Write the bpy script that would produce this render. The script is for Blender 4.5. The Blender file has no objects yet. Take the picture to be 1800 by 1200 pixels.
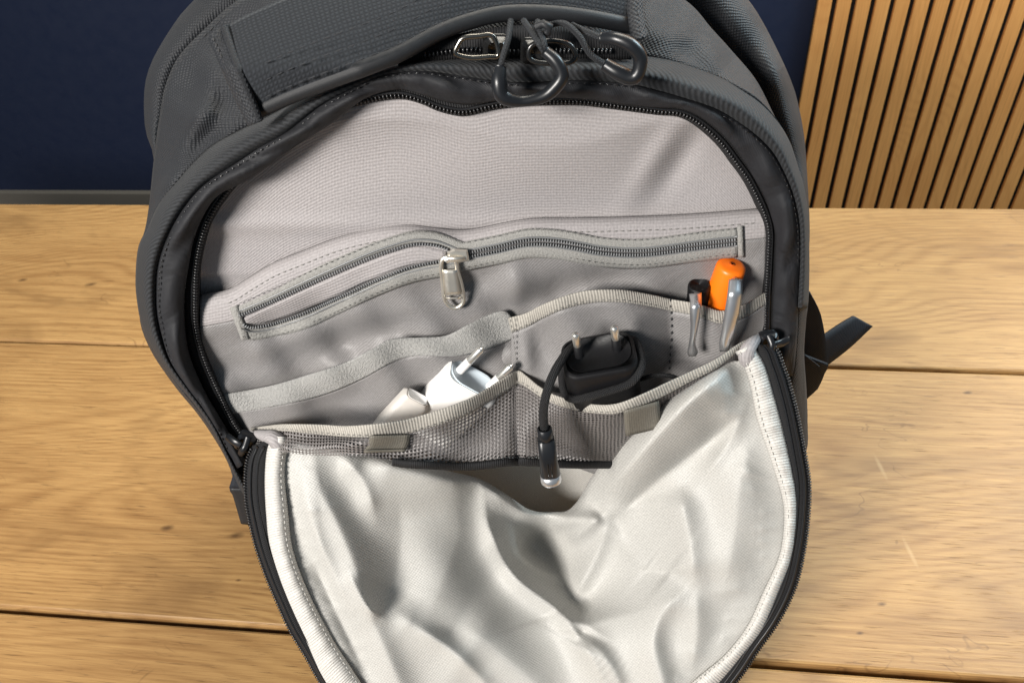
import bpy, math, random
import numpy as np
from mathutils import Vector
random.seed(7)
scene = bpy.context.scene
COL = scene.collection
R = math.radians

# ------------------------------------------------------------------ camera
CAM_H, PITCH, ROLL, FPX = 0.56, R(43.6), R(6.1), 1443.0
CP = Vector((0, 0, CAM_H))
_f = Vector((0, math.cos(PITCH), -math.sin(PITCH)))
_r0 = Vector((1, 0, 0)); _u0 = Vector((0, math.sin(PITCH), math.cos(PITCH)))
_r = _r0*math.cos(ROLL) - _u0*math.sin(ROLL)
_u = _u0*math.cos(ROLL) + _r0*math.sin(ROLL)
cam = bpy.data.cameras.new('camera'); camo = bpy.data.objects.new('camera', cam); COL.objects.link(camo)
from mathutils import Matrix
M3 = Matrix((_r, _u, -_f)).transposed()
camo.matrix_world = Matrix.Translation(CP) @ M3.to_4x4()
cam.sensor_width = 36; cam.sensor_fit = 'HORIZONTAL'; cam.lens = 36*FPX/1800
cam.clip_start = 0.02; cam.clip_end = 30
cam.dof.use_dof = True; cam.dof.focus_distance = 0.43; cam.dof.aperture_fstop = 26
scene.camera = camo
# ------------------------------------------------------------------ light (indoor, lamps only)
w = bpy.data.worlds.new('World'); scene.world = w; w.use_nodes = True
w.node_tree.nodes['Background'].inputs[0].default_value = (0.62, 0.81, 1.0, 1)
w.node_tree.nodes['Background'].inputs[1].default_value = 0.17
scene.view_settings.view_transform = 'Standard'; scene.view_settings.look = 'None'
scene.view_settings.exposure = 0.0; scene.view_settings.gamma = 1.0
def area(name, loc, target, size, power, col):
    l = bpy.data.lights.new(name, 'AREA'); l.size = size; l.energy = power; l.color = col
    o = bpy.data.objects.new(name, l); COL.objects.link(o); o.location = loc
    o.rotation_euler = (Vector(target)-Vector(loc)).to_track_quat('-Z', 'Y').to_euler(); return o
area('key_lamp', (-0.98, -0.74, 1.08), (0, 0.32, 0.22), 0.42, 56, (1.0, 0.955, 0.90))
area('cool_lamp', (1.45, 0.95, 1.20), (0.2, 0.5, 0.1), 0.7, 36, (0.66, 0.88, 1.0))
area('ceiling_lamp', (0.35, 1.18, 1.85), (0.20, 1.00, 0), 0.9, 31, (1.0, 0.94, 0.82))
area('wall_fill', (1.05, 1.02, 1.7), (1.0, 1.7, 0.1), 0.5, 17, (1.0, 0.93, 0.80))  # added fill to brighten the dark lower slats, no such source seen

# ------------------------------------------------------------------ placement helpers
def ray(u, v): return _f + _r*((u-900)/FPX) - _u*((v-600)/FPX)
Y0, Z0, LEAN = 0.31, 0.20, 0.16
FN = Vector((0, -1, LEAN)).normalized()          # front of the pack, towards the viewer
FP0 = Vector((0, Y0, Z0))
def on(u, v, d=0.0):                             # point of the pack front, d metres proud of it
    D = ray(u, v); t = ((FP0 - CP).dot(FN) + d)/D.dot(FN); return CP + D*t
def onz(u, v, z=0.0):
    D = ray(u, v); return CP + D*((z-CP.z)/D.z)
def along(base, u, v, L, near=True):             # point on a line of sight at distance L from base
    D = ray(u, v).normalized(); w0 = base - CP; b = w0.dot(D); c = w0.dot(w0)-L*L; disc = b*b-c
    if disc < 0: return CP + D*b
    s = math.sqrt(disc); return CP + D*(b-s if near else b+s)

def catmull(P, n, closed=False):
    P = np.array([tuple(p) for p in P], float)
    Q = np.vstack([P[-1:], P, P[:2]]) if closed else np.vstack([2*P[0]-P[1], P, 2*P[-1]-P[-2]])
    out = []
    for i in range(len(Q)-3):
        p0, p1, p2, p3 = Q[i:i+4]
        for k in range(12):
            t = k/12
            out.append(.5*((2*p1)+(p2-p0)*t+(2*p0-5*p1+4*p2-p3)*t*t+(3*p1-p0-3*p2+p3)*t**3))
    out.append(P[0] if closed else P[-1])
    out = np.array(out)
    s = np.concatenate([[0], np.cumsum(np.linalg.norm(np.diff(out, axis=0), axis=1))])
    tt = np.linspace(0, s[-1], n)
    return np.stack([np.interp(tt, s, out[:, k]) for k in range(out.shape[1])], 1)
def crv(pts):                                    # smooth v(u)
    P = np.array(sorted(pts), float); X, Y = P[:, 0], P[:, 1]
    m = np.gradient(Y, X)
    def f(x):
        i = int(np.clip(np.searchsorted(X, x)-1, 0, len(X)-2)); h = X[i+1]-X[i]; t = (x-X[i])/h
        t = min(max(t, 0), 1)
        return (2*t**3-3*t*t+1)*Y[i]+(t**3-2*t*t+t)*h*m[i]+(-2*t**3+3*t*t)*Y[i+1]+(t**3-t*t)*h*m[i+1]
    return f
CX, CY = 870.0, 540.0
def polar(pts):                                  # radius over angle, angle 0 = down, 90 = left, 180 = up
    C = catmull(pts, 500)
    a = np.degrees(np.arctan2(-(C[:, 0]-CX), C[:, 1]-CY)) % 360; r = np.hypot(C[:, 0]-CX, C[:, 1]-CY)
    o = np.argsort(a); a, r = a[o], r[o]
    return lambda q: float(np.interp(q, a, r, period=360))
def pol(rad, q): return CX - rad*math.sin(R(q)), CY + rad*math.cos(R(q))
def hsh(*a):
    return (math.sin(sum(x*y for x, y in zip(a, (12.9898, 78.233, 37.719))))*43758.5453) % 1.0
def wob(x, seed=0.0):
    return math.sin(x*1.0+seed)*.5+math.sin(x*2.3+seed*1.7)*.3+math.sin(x*4.1+seed*.6)*.2

# ------------------------------------------------------------------ mesh helpers
def link(name, me, mat, parent=None):
    o = bpy.data.objects.new(name, me); COL.objects.link(o)
    if mat: me.materials.append(mat)
    if parent: o.parent = parent
    return o
def mk(name, V, F, mat, parent=None, uv=None, smooth=True, solid=0.0):
    me = bpy.data.meshes.new(name); me.from_pydata([tuple(v) for v in V], [], F); me.update()
    if uv is not None:
        l = me.uv_layers.new(name='UVMap')
        idx = np.empty(len(me.loops), np.int32); me.loops.foreach_get('vertex_index', idx)
        l.data.foreach_set('uv', np.array(uv, float)[idx].ravel())
    if smooth: me.polygons.foreach_set('use_smooth', [True]*len(me.polygons))
    o = link(name, me, mat, parent)
    if solid:
        m = o.modifiers.new('thickness', 'SOLIDIFY'); m.thickness = solid; m.offset = 0
    return o
def gridfaces(n, m, cn=False, cm=False, base=0):
    F = []
    for i in range(n if cn else n-1):
        for j in range(m if cm else m-1):
            a, b = i, (i+1) % n; c, d = j, (j+1) % m
            F.append((base+a*m+c, base+b*m+c, base+b*m+d, base+a*m+d))
    return F
def griduv(G):                                   # metres along both ways
    n, m = len(G), len(G[0]); A = np.array([[tuple(p) for p in row] for row in G])
    mid = A[:, m//2]; U = np.concatenate([[0], np.cumsum(np.linalg.norm(np.diff(mid, axis=0), axis=1))])
    Vv = np.zeros((n, m)); Vv[:, 1:] = np.cumsum(np.linalg.norm(np.diff(A, axis=1), axis=2), axis=1)
    return [(U[i], Vv[i, j]) for i in range(n) for j in range(m)]
def sheet(name, G, mat, parent=None, solid=0.0008, cn=False):
    n, m = len(G), len(G[0])
    return mk(name, [p for row in G for p in row], gridfaces(n, m, cn), mat, parent, griduv(G), True, solid)
def tube_data(P, rad, sides=10, closed=False, flat=1.0, up=None):
    P = [Vector(tuple(p)) for p in P]; n = len(P); V, uv = [], []; L = 0
    N = None
    for i in range(n):
        a = P[(i-1) % n] if (closed or i > 0) else P[i]; b = P[(i+1) % n] if (closed or i < n-1) else P[i]
        T = (b-a).normalized()
        ref = up or (N if N else (FN if abs(T.dot(FN)) < .9 else Vector((1, 0, 0))))
        N = (ref - T*ref.dot(T)).normalized(); B = T.cross(N)
        if i: L += (P[i]-P[i-1]).length
        r = rad[i] if hasattr(rad, '__len__') else rad
        for k in range(sides):
            q = 2*math.pi*k/sides
            V.append(P[i] + N*(r*flat*math.cos(q)) + B*(r*math.sin(q))); uv.append((L, r*q))
    F = gridfaces(n, sides, closed, True)
    if not closed:
        F.append(tuple(range(sides-1, -1, -1))); F.append(tuple((n-1)*sides+k for k in range(sides)))
    return V, F, uv
def tube(name, P, rad, mat, parent=None, sides=10, closed=False, flat=1.0, up=None):
    V, F, uv = tube_data(P, rad, sides, closed, flat, up); return mk(name, V, F, mat, parent, uv)
class MB:
    def __init__(s): s.V = []; s.F = []; s.U = []
    def add(s, V, F, U=None):
        b = len(s.V); s.V += [tuple(v) for v in V]; s.F += [tuple(i+b for i in f) for f in F]
        s.U += list(U) if U else [(0, 0)]*len(V)
    def tube(s, P, r, sides=8, **k): s.add(*tube_data(P, r, sides, **k))
    def build(s, name, mat, parent=None, smooth=True): return mk(name, s.V, s.F, mat, parent, s.U, smooth)
def ellip(c, ax, ay, az, n=6, m=4):
    V, F = [c+az], []
    for j in range(1, m):
        q = math.pi*j/m
        for k in range(n):
            p = 2*math.pi*k/n
            V.append(c + az*math.cos(q) + (ax*math.cos(p)+ay*math.sin(p))*math.sin(q))
    V.append(c-az)
    for k in range(n): F.append((0, 1+k, 1+(k+1) % n))
    for j in range(m-2):
        for k in range(n):
            F.append((1+j*n+k, 1+(j+1)*n+k, 1+(j+1)*n+(k+1) % n, 1+j*n+(k+1) % n))
    e = len(V)-1; s0 = 1+(m-2)*n
    for k in range(n): F.append((s0+k, e, s0+(k+1) % n))
    return V, F
def teeth(name, P3, pitch, la, lb, h, mat, parent, side=0.0):
    """coil teeth across a 3-D curve: la along, lb across, h proud"""
    P = np.array([tuple(p) for p in P3]); L = np.sum(np.linalg.norm(np.diff(P, axis=0), axis=1))
    C = catmull(P, max(int(L/pitch), 3)); b = MB()
    for i in range(1, len(C)-1):
        T = Vector(C[i+1]-C[i-1]).normalized(); B = T.cross(FN).normalized(); N = B.cross(T)
        b.add(*ellip(Vector(C[i])+B*side+N*(h*.3), T*la, B*lb, N*h))
    o = b.build(name, mat, parent); o['kind'] = 'stuff'; return o
def stitches(name, P3, ln, gap, r, mat, parent):
    P = np.array([tuple(p) for p in P3]); L = np.sum(np.linalg.norm(np.diff(P, axis=0), axis=1))
    n = max(int(L/(ln+gap)), 2); C = catmull(P, n*4+1); b = MB()
    for i in range(n):
        a, m_, c = (Vector(C[i*4+k]) for k in (0, 1, 3))
        T = (c-a).normalized(); B = T.cross(FN).normalized()
        b.add(*ellip((a+c)/2, T*(ln/2), B*r, FN*r, 6, 4))
    o = b.build(name, mat, parent); o['kind'] = 'stuff'; return o
def loft(name, secs, mat, parent, caps=True, smooth=True):
    n, m = len(secs), len(secs[0]); F = gridfaces(n, m, False, True)
    if caps: F.append(tuple(range(m-1, -1, -1))); F.append(tuple((n-1)*m+k for k in range(m)))
    return mk(name, [p for s in secs for p in s], F, mat, parent, None, smooth)
def rrect(c, x, y, wd, hg, r, k=5):
    out = []
    for q, (sx, sy) in enumerate(((1, 1), (-1, 1), (-1, -1), (1, -1))):
        for i in range(k):
            a = math.pi/2*(q + i/(k-1)); out.append(c + x*(sx*(wd/2-r)+r*math.cos(a)) + y*(sy*(hg/2-r)+r*math.sin(a)))
    return out
def empty(name, loc, label, cat, group=None):
    o = bpy.data.objects.new(name, None); COL.objects.link(o); o.location = loc; o.empty_display_size = .02
    o['label'] = label; o['category'] = cat
    if group: o['group'] = group
    return o
def adopt(root):                                 # meshes are written in world space: keep them there
    bpy.context.view_layer.update()
    for c in root.children: c.matrix_parent_inverse = root.matrix_world.inverted()

# ------------------------------------------------------------------ materials
def mat(name):
    m = bpy.data.materials.new(name); m.use_nodes = True
    return m, m.node_tree, m.node_tree.nodes['Principled BSDF']
def nd(t, kind, **kw):
    n = t.nodes.new(kind)
    for k, v in kw.items(): setattr(n, k, v)
    return n
def math_(t, op, a, b=None):
    n = nd(t, 'ShaderNodeMath', operation=op)
    for i, x in enumerate((a, b)):
        if x is None: continue
        if isinstance(x, (int, float)): n.inputs[i].default_value = x
        else: t.links.new(x, n.inputs[i])
    return n.outputs[0]
def plain(name, col, rough=.5, metal=0.0, spec=.5, coat=0.0, noise=0.0, nscale=60, trans=0.0):
    m, t, b = mat(name); b.inputs['Base Color'].default_value = (*col, 1); b.inputs['Roughness'].default_value = rough
    b.inputs['Metallic'].default_value = metal; b.inputs['Specular IOR Level'].default_value = spec
    b.inputs['Coat Weight'].default_value = coat; b.inputs['Transmission Weight'].default_value = trans
    if noise:
        tc = nd(t, 'ShaderNodeTexCoord'); n = nd(t, 'ShaderNodeTexNoise'); n.inputs['Scale'].default_value = nscale
        n.inputs['Detail'].default_value = 6; t.links.new(tc.outputs['Object'], n.inputs['Vector'])
        bp = nd(t, 'ShaderNodeBump'); bp.inputs['Strength'].default_value = noise; bp.inputs['Distance'].default_value = .0004
        t.links.new(n.outputs[0], bp.inputs['Height']); t.links.new(bp.outputs[0], b.inputs['Normal'])
        rr = nd(t, 'ShaderNodeMapRange'); rr.inputs['To Min'].default_value = rough*.75; rr.inputs['To Max'].default_value = min(1, rough*1.3)
        t.links.new(n.outputs[0], rr.inputs[0]); t.links.new(rr.outputs[0], b.inputs['Roughness'])
    return m
def fabric(name, col, rough=.75, pat='weave', pu=.0012, pv=.0012, bump=.5, dist=.0003, var=.18, sheen=.0, spec=.3, aniso=0, blotch=.10, holes=False, hole=.42, grain=.30, wrk=.0):
    m, t, b = mat(name)
    uvn = nd(t, 'ShaderNodeTexCoord'); sp = nd(t, 'ShaderNodeSeparateXYZ')
    nz = nd(t, 'ShaderNodeTexNoise'); nz.inputs['Scale'].default_value = 90; nz.inputs['Detail'].default_value = 3
    t.links.new(uvn.outputs['UV'], nz.inputs['Vector'])
    ad = nd(t, 'ShaderNodeMixRGB', blend_type='ADD'); ad.inputs[0].default_value = 1
    sc = nd(t, 'ShaderNodeVectorMath', operation='SCALE'); sc.inputs['Scale'].default_value = min(pu, pv)*.9
    t.links.new(nz.outputs['Color'], sc.inputs[0])
    vm = nd(t, 'ShaderNodeVectorMath', operation='ADD'); t.links.new(uvn.outputs['UV'], vm.inputs[0]); t.links.new(sc.outputs[0], vm.inputs[1])
    t.links.new(vm.outputs[0], sp.inputs[0]); U, V = sp.outputs[0], sp.outputs[1]
    t.nodes.remove(ad)
    two = 2*math.pi
    su = math_(t, 'SINE', math_(t, 'MULTIPLY', U, two/pu)); sv = math_(t, 'SINE', math_(t, 'MULTIPLY', V, two/pv))
    if pat == 'weave': h = math_(t, 'MULTIPLY', su, sv)
    elif pat == 'ribu': h = su
    elif pat == 'ribv': h = math_(t, 'ADD', sv, math_(t, 'MULTIPLY', su, .25))
    elif pat == 'twill': h = math_(t, 'SINE', math_(t, 'ADD', math_(t, 'MULTIPLY', U, two/pu), math_(t, 'MULTIPLY', V, two/pv)))
    elif pat == 'chev':
        saw = math_(t, 'PINGPONG', V, .0045)
        h = math_(t, 'SINE', math_(t, 'ADD', math_(t, 'MULTIPLY', U, two/pu), math_(t, 'MULTIPLY', saw, two/pv)))
    elif pat == 'grid': h = math_(t, 'MINIMUM', su, sv)
    else:
        n2 = nd(t, 'ShaderNodeTexNoise'); n2.inputs['Scale'].default_value = 1/pu; n2.inputs['Detail'].default_value = 4
        n2.inputs['Roughness'].default_value = .7
        t.links.new(uvn.outputs['UV'], n2.inputs['Vector']); h = math_(t, 'MULTIPLY', math_(t, 'SUBTRACT', n2.outputs[0], .5), 3.0)
    h01 = math_(t, 'MULTIPLY', math_(t, 'ADD', h, 1), .5)
    bl = nd(t, 'ShaderNodeTexNoise'); bl.inputs['Scale'].default_value = 22; bl.inputs['Detail'].default_value = 5
    t.links.new(uvn.outputs['UV'], bl.inputs['Vector'])
    fine = nd(t, 'ShaderNodeTexNoise'); fine.inputs['Scale'].default_value = 900; fine.inputs['Detail'].default_value = 2
    t.links.new(uvn.outputs['UV'], fine.inputs['Vector'])
    k = math_(t, 'ADD', 1-var*.5-blotch*.5, math_(t, 'MULTIPLY', h01, var))
    k = math_(t, 'ADD', k, math_(t, 'MULTIPLY', bl.outputs[0], blotch))
    k = math_(t, 'ADD', k, math_(t, 'MULTIPLY', math_(t, 'SUBTRACT', fine.outputs[0], .5), grain*2.2))
    cm = nd(t, 'ShaderNodeVectorMath', operation='SCALE'); cm.inputs[0].default_value = col; t.links.new(k, cm.inputs['Scale'])
    t.links.new(cm.outputs[0], b.inputs['Base Color'])
    b.inputs['Roughness'].default_value = rough; b.inputs['Specular IOR Level'].default_value = spec
    b.inputs['Sheen Weight'].default_value = sheen; b.inputs['Sheen Roughness'].default_value = .5
    b.inputs['Anisotropic'].default_value = aniso
    bp = nd(t, 'ShaderNodeBump'); bp.inputs['Strength'].default_value = bump; bp.inputs['Distance'].default_value = dist
    hh = math_(t, 'ADD', h01, math_(t, 'MULTIPLY', fine.outputs[0], .5))
    t.links.new(hh, bp.inputs['Height']); t.links.new(bp.outputs[0], b.inputs['Normal'])
    if wrk:                                      # soft rumples of the cloth
        wn = nd(t, 'ShaderNodeTexNoise'); wn.inputs['Scale'].default_value = 38; wn.inputs['Detail'].default_value = 3; wn.inputs['Distortion'].default_value = .8
        t.links.new(uvn.outputs['UV'], wn.inputs['Vector'])
        b2_ = nd(t, 'ShaderNodeBump'); b2_.inputs['Strength'].default_value = 1; b2_.inputs['Distance'].default_value = wrk
        t.links.new(wn.outputs[0], b2_.inputs['Height']); t.links.new(b2_.outputs[0], bp.inputs['Normal'])
    if holes:
        # staggered round openings of the knitted mesh
        s1 = math_(t, 'SINE', math_(t, 'MULTIPLY', math_(t, 'ADD', U, V), math.pi/pu)); s2 = math_(t, 'SINE', math_(t, 'MULTIPLY', math_(t, 'SUBTRACT', U, V), math.pi/pv))
        hm = math_(t, 'MULTIPLY', s1, s2); cut = math_(t, 'GREATER_THAN', hm, hole)
        tr = nd(t, 'ShaderNodeBsdfTransparent'); mx = nd(t, 'ShaderNodeMixShader')
        t.links.new(cut, mx.inputs[0]); t.links.new(b.outputs[0], mx.inputs[1]); t.links.new(tr.outputs[0], mx.inputs[2])
        t.links.new(mx.outputs[0], t.nodes['Material Output'].inputs['Surface'])
        t.links.new(math_(t, 'MULTIPLY', hm, -1), bp.inputs['Height'])
    return m
def wood(name, c1, c2, c3, ang=0.0, sc=1.0, rough=.5, knots=True, spots=(), bump=.25):
    m, t, b = mat(name)
    tc = nd(t, 'ShaderNodeTexCoord'); oi = nd(t, 'ShaderNodeObjectInfo')
    mp = nd(t, 'ShaderNodeMapping'); mp.inputs['Rotation'].default_value = (0, 0, ang)
    t.links.new(tc.outputs['Object'], mp.inputs['Vector'])
    off = nd(t, 'ShaderNodeVectorMath', operation='SCALE'); off.inputs[0].default_value = (3.1, 7.7, 1.3)
    t.links.new(oi.outputs['Random'], off.inputs['Scale'])
    va = nd(t, 'ShaderNodeVectorMath', operation='ADD'); t.links.new(mp.outputs[0], va.inputs[0]); t.links.new(off.outputs[0], va.inputs[1])
    def noise(sx, sy, scale, det=5, dis=0.0, rg=.6):
        ml = nd(t, 'ShaderNodeVectorMath', operation='MULTIPLY'); ml.inputs[1].default_value = (sx, sy, 1 if not 0 else 1)
        t.links.new(va.outputs[0], ml.inputs[0]); n = nd(t, 'ShaderNodeTexNoise'); n.inputs['Scale'].default_value = scale*sc
        n.inputs['Detail'].default_value = det; n.inputs['Distortion'].default_value = dis; n.inputs['Roughness'].default_value = rg
        t.links.new(ml.outputs[0], n.inputs['Vector']); return n.outputs[0]
    big = noise(.8, 3.6, 1.7, 1.2, .25)                              # slow warp: cathedral figure
    sp = nd(t, 'ShaderNodeSeparateXYZ'); t.links.new(va.outputs[0], sp.inputs[0])
    ph = math_(t, 'ADD', math_(t, 'MULTIPLY', sp.outputs[1], 330*sc), math_(t, 'MULTIPLY', big, 95))
    ring = math_(t, 'MULTIPLY', math_(t, 'ADD', math_(t, 'SINE', math_(t, 'MULTIPLY', ph, 2.4)), 1), .5)
    ring = math_(t, 'MULTIPLY', math_(t, 'POWER', ring, 2.0), math_(t, 'MULTIPLY', noise(1.5, 4.0, 2.6, 3, .4), 2.0))
    fib = noise(1.3, 46, 11, 7, .15, .7)
    pore = noise(5.0, 95, 9, 3, .1, .5)
    pr = nd(t, 'ShaderNodeMapRange'); pr.inputs['From Min'].default_value = .60; pr.inputs['From Max'].default_value = .72
    t.links.new(pore, pr.inputs[0])
    blo = noise(1.0, 2.2, 3.2, 4, .3)
    hair = noise(2.0, 130, 14, 4, .1, .6)
    cr = nd(t, 'ShaderNodeValToRGB'); e = cr.color_ramp.elements
    e[0].position = .34; e[0].color = (*c1, 1); e[1].position = .70; e[1].color = (*c2, 1)
    mixv = math_(t, 'ADD', math_(t, 'MULTIPLY', fib, .62), math_(t, 'ADD', math_(t, 'MULTIPLY', blo, .45), math_(t, 'ADD', math_(t, 'MULTIPLY', ring, -.085), math_(t, 'MULTIPLY', math_(t, 'SUBTRACT', hair, .5), .34))))
    t.links.new(mixv, cr.inputs[0])
    mx = nd(t, 'ShaderNodeMixRGB'); mx.inputs[2].default_value = (*c3, 1)
    t.links.new(cr.outputs[0], mx.inputs[1]); t.links.new(math_(t, 'MULTIPLY', pr.outputs[0], .55), mx.inputs[0])
    last = mx.outputs[0]
    if knots:
        ln = noise(2.2, 4.5, 9, 2, .6); mk_ = noise(3.0, 5.0, 4, 2, .2)
        line = nd(t, 'ShaderNodeMapRange'); line.inputs['From Min'].default_value = .014; line.inputs['From Max'].default_value = .004
        t.links.new(math_(t, 'ABSOLUTE', math_(t, 'SUBTRACT', ln, .52)), line.inputs[0])
        msk = nd(t, 'ShaderNodeMapRange'); msk.inputs['From Min'].default_value = .60; msk.inputs['From Max'].default_value = .66
        t.links.new(mk_, msk.inputs[0])
        m3 = nd(t, 'ShaderNodeMixRGB'); m3.inputs[2].default_value = (c3[0], c3[1], c3[2], 1); t.links.new(last, m3.inputs[1])
        t.links.new(math_(t, 'MULTIPLY', math_(t, 'MULTIPLY', line.outputs[0], msk.outputs[0]), .35), m3.inputs[0]); last = m3.outputs[0]
        pt = noise(1.2, 3.0, 5, 3, .8)
        pm = nd(t, 'ShaderNodeMapRange'); pm.inputs['From Min'].default_value = .52; pm.inputs['From Max'].default_value = .72; t.links.new(pt, pm.inputs[0])
        m4 = nd(t, 'ShaderNodeMixRGB'); m4.inputs[2].default_value = (c1[0]*.62, c1[1]*.60, c1[2]*.62, 1); t.links.new(last, m4.inputs[1])
        t.links.new(math_(t, 'MULTIPLY', pm.outputs[0], .55), m4.inputs[0]); last = m4.outputs[0]
    if knots:
        vo = nd(t, 'ShaderNodeTexVoronoi', feature='F1'); vo.inputs['Scale'].default_value = 3.4
        ml = nd(t, 'ShaderNodeVectorMath', operation='MULTIPLY'); ml.inputs[1].default_value = (1, 2.0, 1)
        wv = nd(t, 'ShaderNodeVectorMath', operation='ADD'); nz = nd(t, 'ShaderNodeTexNoise'); nz.inputs['Scale'].default_value = 30
        t.links.new(va.outputs[0], nz.inputs['Vector']); s2 = nd(t, 'ShaderNodeVectorMath', operation='SCALE'); s2.inputs['Scale'].default_value = .02
        t.links.new(nz.outputs['Color'], s2.inputs[0]); t.links.new(va.outputs[0], wv.inputs[0]); t.links.new(s2.outputs[0], wv.inputs[1])
        t.links.new(wv.outputs[0], ml.inputs[0]); t.links.new(ml.outputs[0], vo.inputs['Vector'])
        kr = nd(t, 'ShaderNodeMapRange'); kr.inputs['From Min'].default_value = .075; kr.inputs['From Max'].default_value = .015
        t.links.new(vo.outputs['Distance'], kr.inputs[0])
        m2 = nd(t, 'ShaderNodeMixRGB'); m2.inputs[2].default_value = (c3[0]*.5, c3[1]*.45, c3[2]*.45, 1)
        t.links.new(math_(t, 'MULTIPLY', kr.outputs[0], .75), m2.inputs[0]); t.links.new(last, m2.inputs[1]); last = m2.outputs[0]
    for (sx_, sy_, sz_, dark) in spots:              # knots and pale scratches at their places on the boards
        df = nd(t, 'ShaderNodeVectorMath', operation='SUBTRACT'); df.inputs[1].default_value = (sx_, sy_, 0); t.links.new(tc.outputs['Object'], df.inputs[0])
        wn = nd(t, 'ShaderNodeTexNoise'); wn.inputs['Scale'].default_value = 90; t.links.new(tc.outputs['Object'], wn.inputs['Vector'])
        ml = nd(t, 'ShaderNodeVectorMath', operation='MULTIPLY'); ml.inputs[1].default_value = (1, 2.1, 0) if dark else (6, .9, 0); t.links.new(df.outputs[0], ml.inputs[0])
        le = nd(t, 'ShaderNodeVectorMath', operation='LENGTH'); t.links.new(ml.outputs[0], le.inputs[0])
        dd = math_(t, 'ADD', le.outputs['Value'], math_(t, 'MULTIPLY', math_(t, 'SUBTRACT', wn.outputs[0], .5), sz_*1.2))
        mr = nd(t, 'ShaderNodeMapRange'); mr.inputs['From Min'].default_value = sz_*1.5; mr.inputs['From Max'].default_value = sz_*.3; t.links.new(dd, mr.inputs[0])
        mk2 = nd(t, 'ShaderNodeMixRGB'); mk2.inputs[2].default_value = (.05, .022, .009, 1) if dark else (.58, .42, .22, 1)
        t.links.new(last, mk2.inputs[1]); t.links.new(math_(t, 'MULTIPLY', mr.outputs[0], .75 if dark else .30), mk2.inputs[0]); last = mk2.outputs[0]
    t.links.new(last, b.inputs['Base Color']); b.inputs['Roughness'].default_value = rough
    b.inputs['Specular IOR Level'].default_value = .35
    bp = nd(t, 'ShaderNodeBump'); bp.inputs['Strength'].default_value = bump; bp.inputs['Distance'].default_value = .0006
    t.links.new(math_(t, 'SUBTRACT', fib, math_(t, 'MULTIPLY', pr.outputs[0], .8)), bp.inputs['Height']); t.links.new(bp.outputs[0], b.inputs['Normal'])
    return m

SHELL = fabric('shell_nylon', (.0175, .0190, .0222), .6, 'weave', .0021, .0021, .9, .0004, .6, .04, .28, wrk=.0014)
RIBBED = fabric('ribbed_tape', (.0195, .0210, .0235), .75, 'twill', .0028, .0034, .7, .0004, .6, .04)
GUSSET = fabric('gusset_nylon', (.0150, .0155, .0180), .66, 'twill', .001, .001, .3, .0002, .25, .0, .3, wrk=.003)
HANDLE = fabric('handle_weave', (.0185, .0210, .0250), .8, 'grid', .0019, .0019, .6, .0004, .55, .04, .2)
PIPING = fabric('piping_rubberised', (.016, .017, .019), .5, 'weave', .0009, .0009, .2, .0002, .15)
STRAP = fabric('strap_webbing', (.012, .014, .019), .7, 'twill', .0016, .0016, .5, .0003, .3)
BLACKTAPE = fabric('black_zip_tape', (.012, .012, .013), .8, 'ribu', .0011, .0011, .7, .0003, .4)
TEETH = plain('black_coil', (.012, .012, .013), .28, spec=.6)
LINING = fabric('ribbed_lining', (.315, .295, .295), .62, 'ribv', .0016, .0017, .45, .0003, .15, .1, .25)
SATIN = fabric('satin_lining', (.205, .197, .195), .46, 'twill', .0019, .0019, .3, .0002, .30, .0, .30, wrk=.0012)
TAPE = fabric('grey_zip_tape', (.275, .270, .255), .8, 'speck', .0011, .0011, .9, .0004, .55, .1)
FLEECE = fabric('fleece', (.34, .335, .32), .95, 'speck', .0014, .0014, 1.0, .0011, .6, .4)
BIND = fabric('grosgrain_binding', (.33, .31, .275), .75, 'ribu', .0015, .0015, .6, .0003, .55, .1)
MESH = fabric('mesh_knit', (.15, .138, .134), .5, 'weave', .0020, .0020, .6, .0004, .10, .0, .6, holes=True, hole=.26)
FLAPM = fabric('flap_lining', (.425, .418, .395), .50, 'weave', .0019, .0019, .6, .00022, .24, .05, .35, grain=.22, wrk=.0004)
FLAPB = fabric('flap_binding', (.52, .505, .475), .65, 'ribu', .0016, .0016, .6, .0004, .20, .1)
COILG = plain('grey_coil', (.17, .175, .18), .35, spec=.6)
THREADL = plain('grey_thread', (.17, .165, .155), .8)
THREADD = plain('dark_thread', (.028, .028, .03), .8)
LABEL = fabric('label_satin', (.13, .12, .10), .5, 'ribv', .0012, .0012, .3, .0002, .2)
NICKEL = plain('nickel', (.80, .76, .68), .38, .9, noise=.15, nscale=300)
CHROME = plain('chrome', (.74, .74, .75), .30, .90, noise=.05, nscale=200)
GUN = plain('black_metal', (.05, .05, .05), .25, .8)
RUBBER = plain('black_rubber', (.009, .010, .012), .34, spec=.45)
BLACKP = plain('black_plastic', (.006, .006, .007), .5, spec=.3, noise=.2, nscale=900)
WHITEP = plain('white_plastic', (.80, .79, .77), .32, coat=.2)
OFFW = plain('offwhite_plastic', (.60, .57, .53), .4)
COOLLITP = plain('cool_lit_face_plastic', (.62, .70, .76), .3)  # white plug face with the cool light on it put into the colour
ORANGE = plain('orange_plastic', (.90, .17, .006), .38, spec=.4)
BRAID = fabric('braided_sleeve', (.014, .014, .015), .6, 'weave', .0012, .0012, 1.0, .0005, .5)
PINM = plain('pin_metal', (.85, .83, .78), .3, .9)
SLATW = wood('slat_oak', (.66, .285, .080), (.84, .41, .130), (.44, .17, .046), R(90), .8, .55, False)
FELT = plain('black_felt', (.006, .006, .006), .95)
NAVY = plain('navy_paint', (.0042, .0105, .036), .6, noise=.2, nscale=40)
SKIRT = plain('taupe_paint', (.13, .115, .095), .6)
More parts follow.
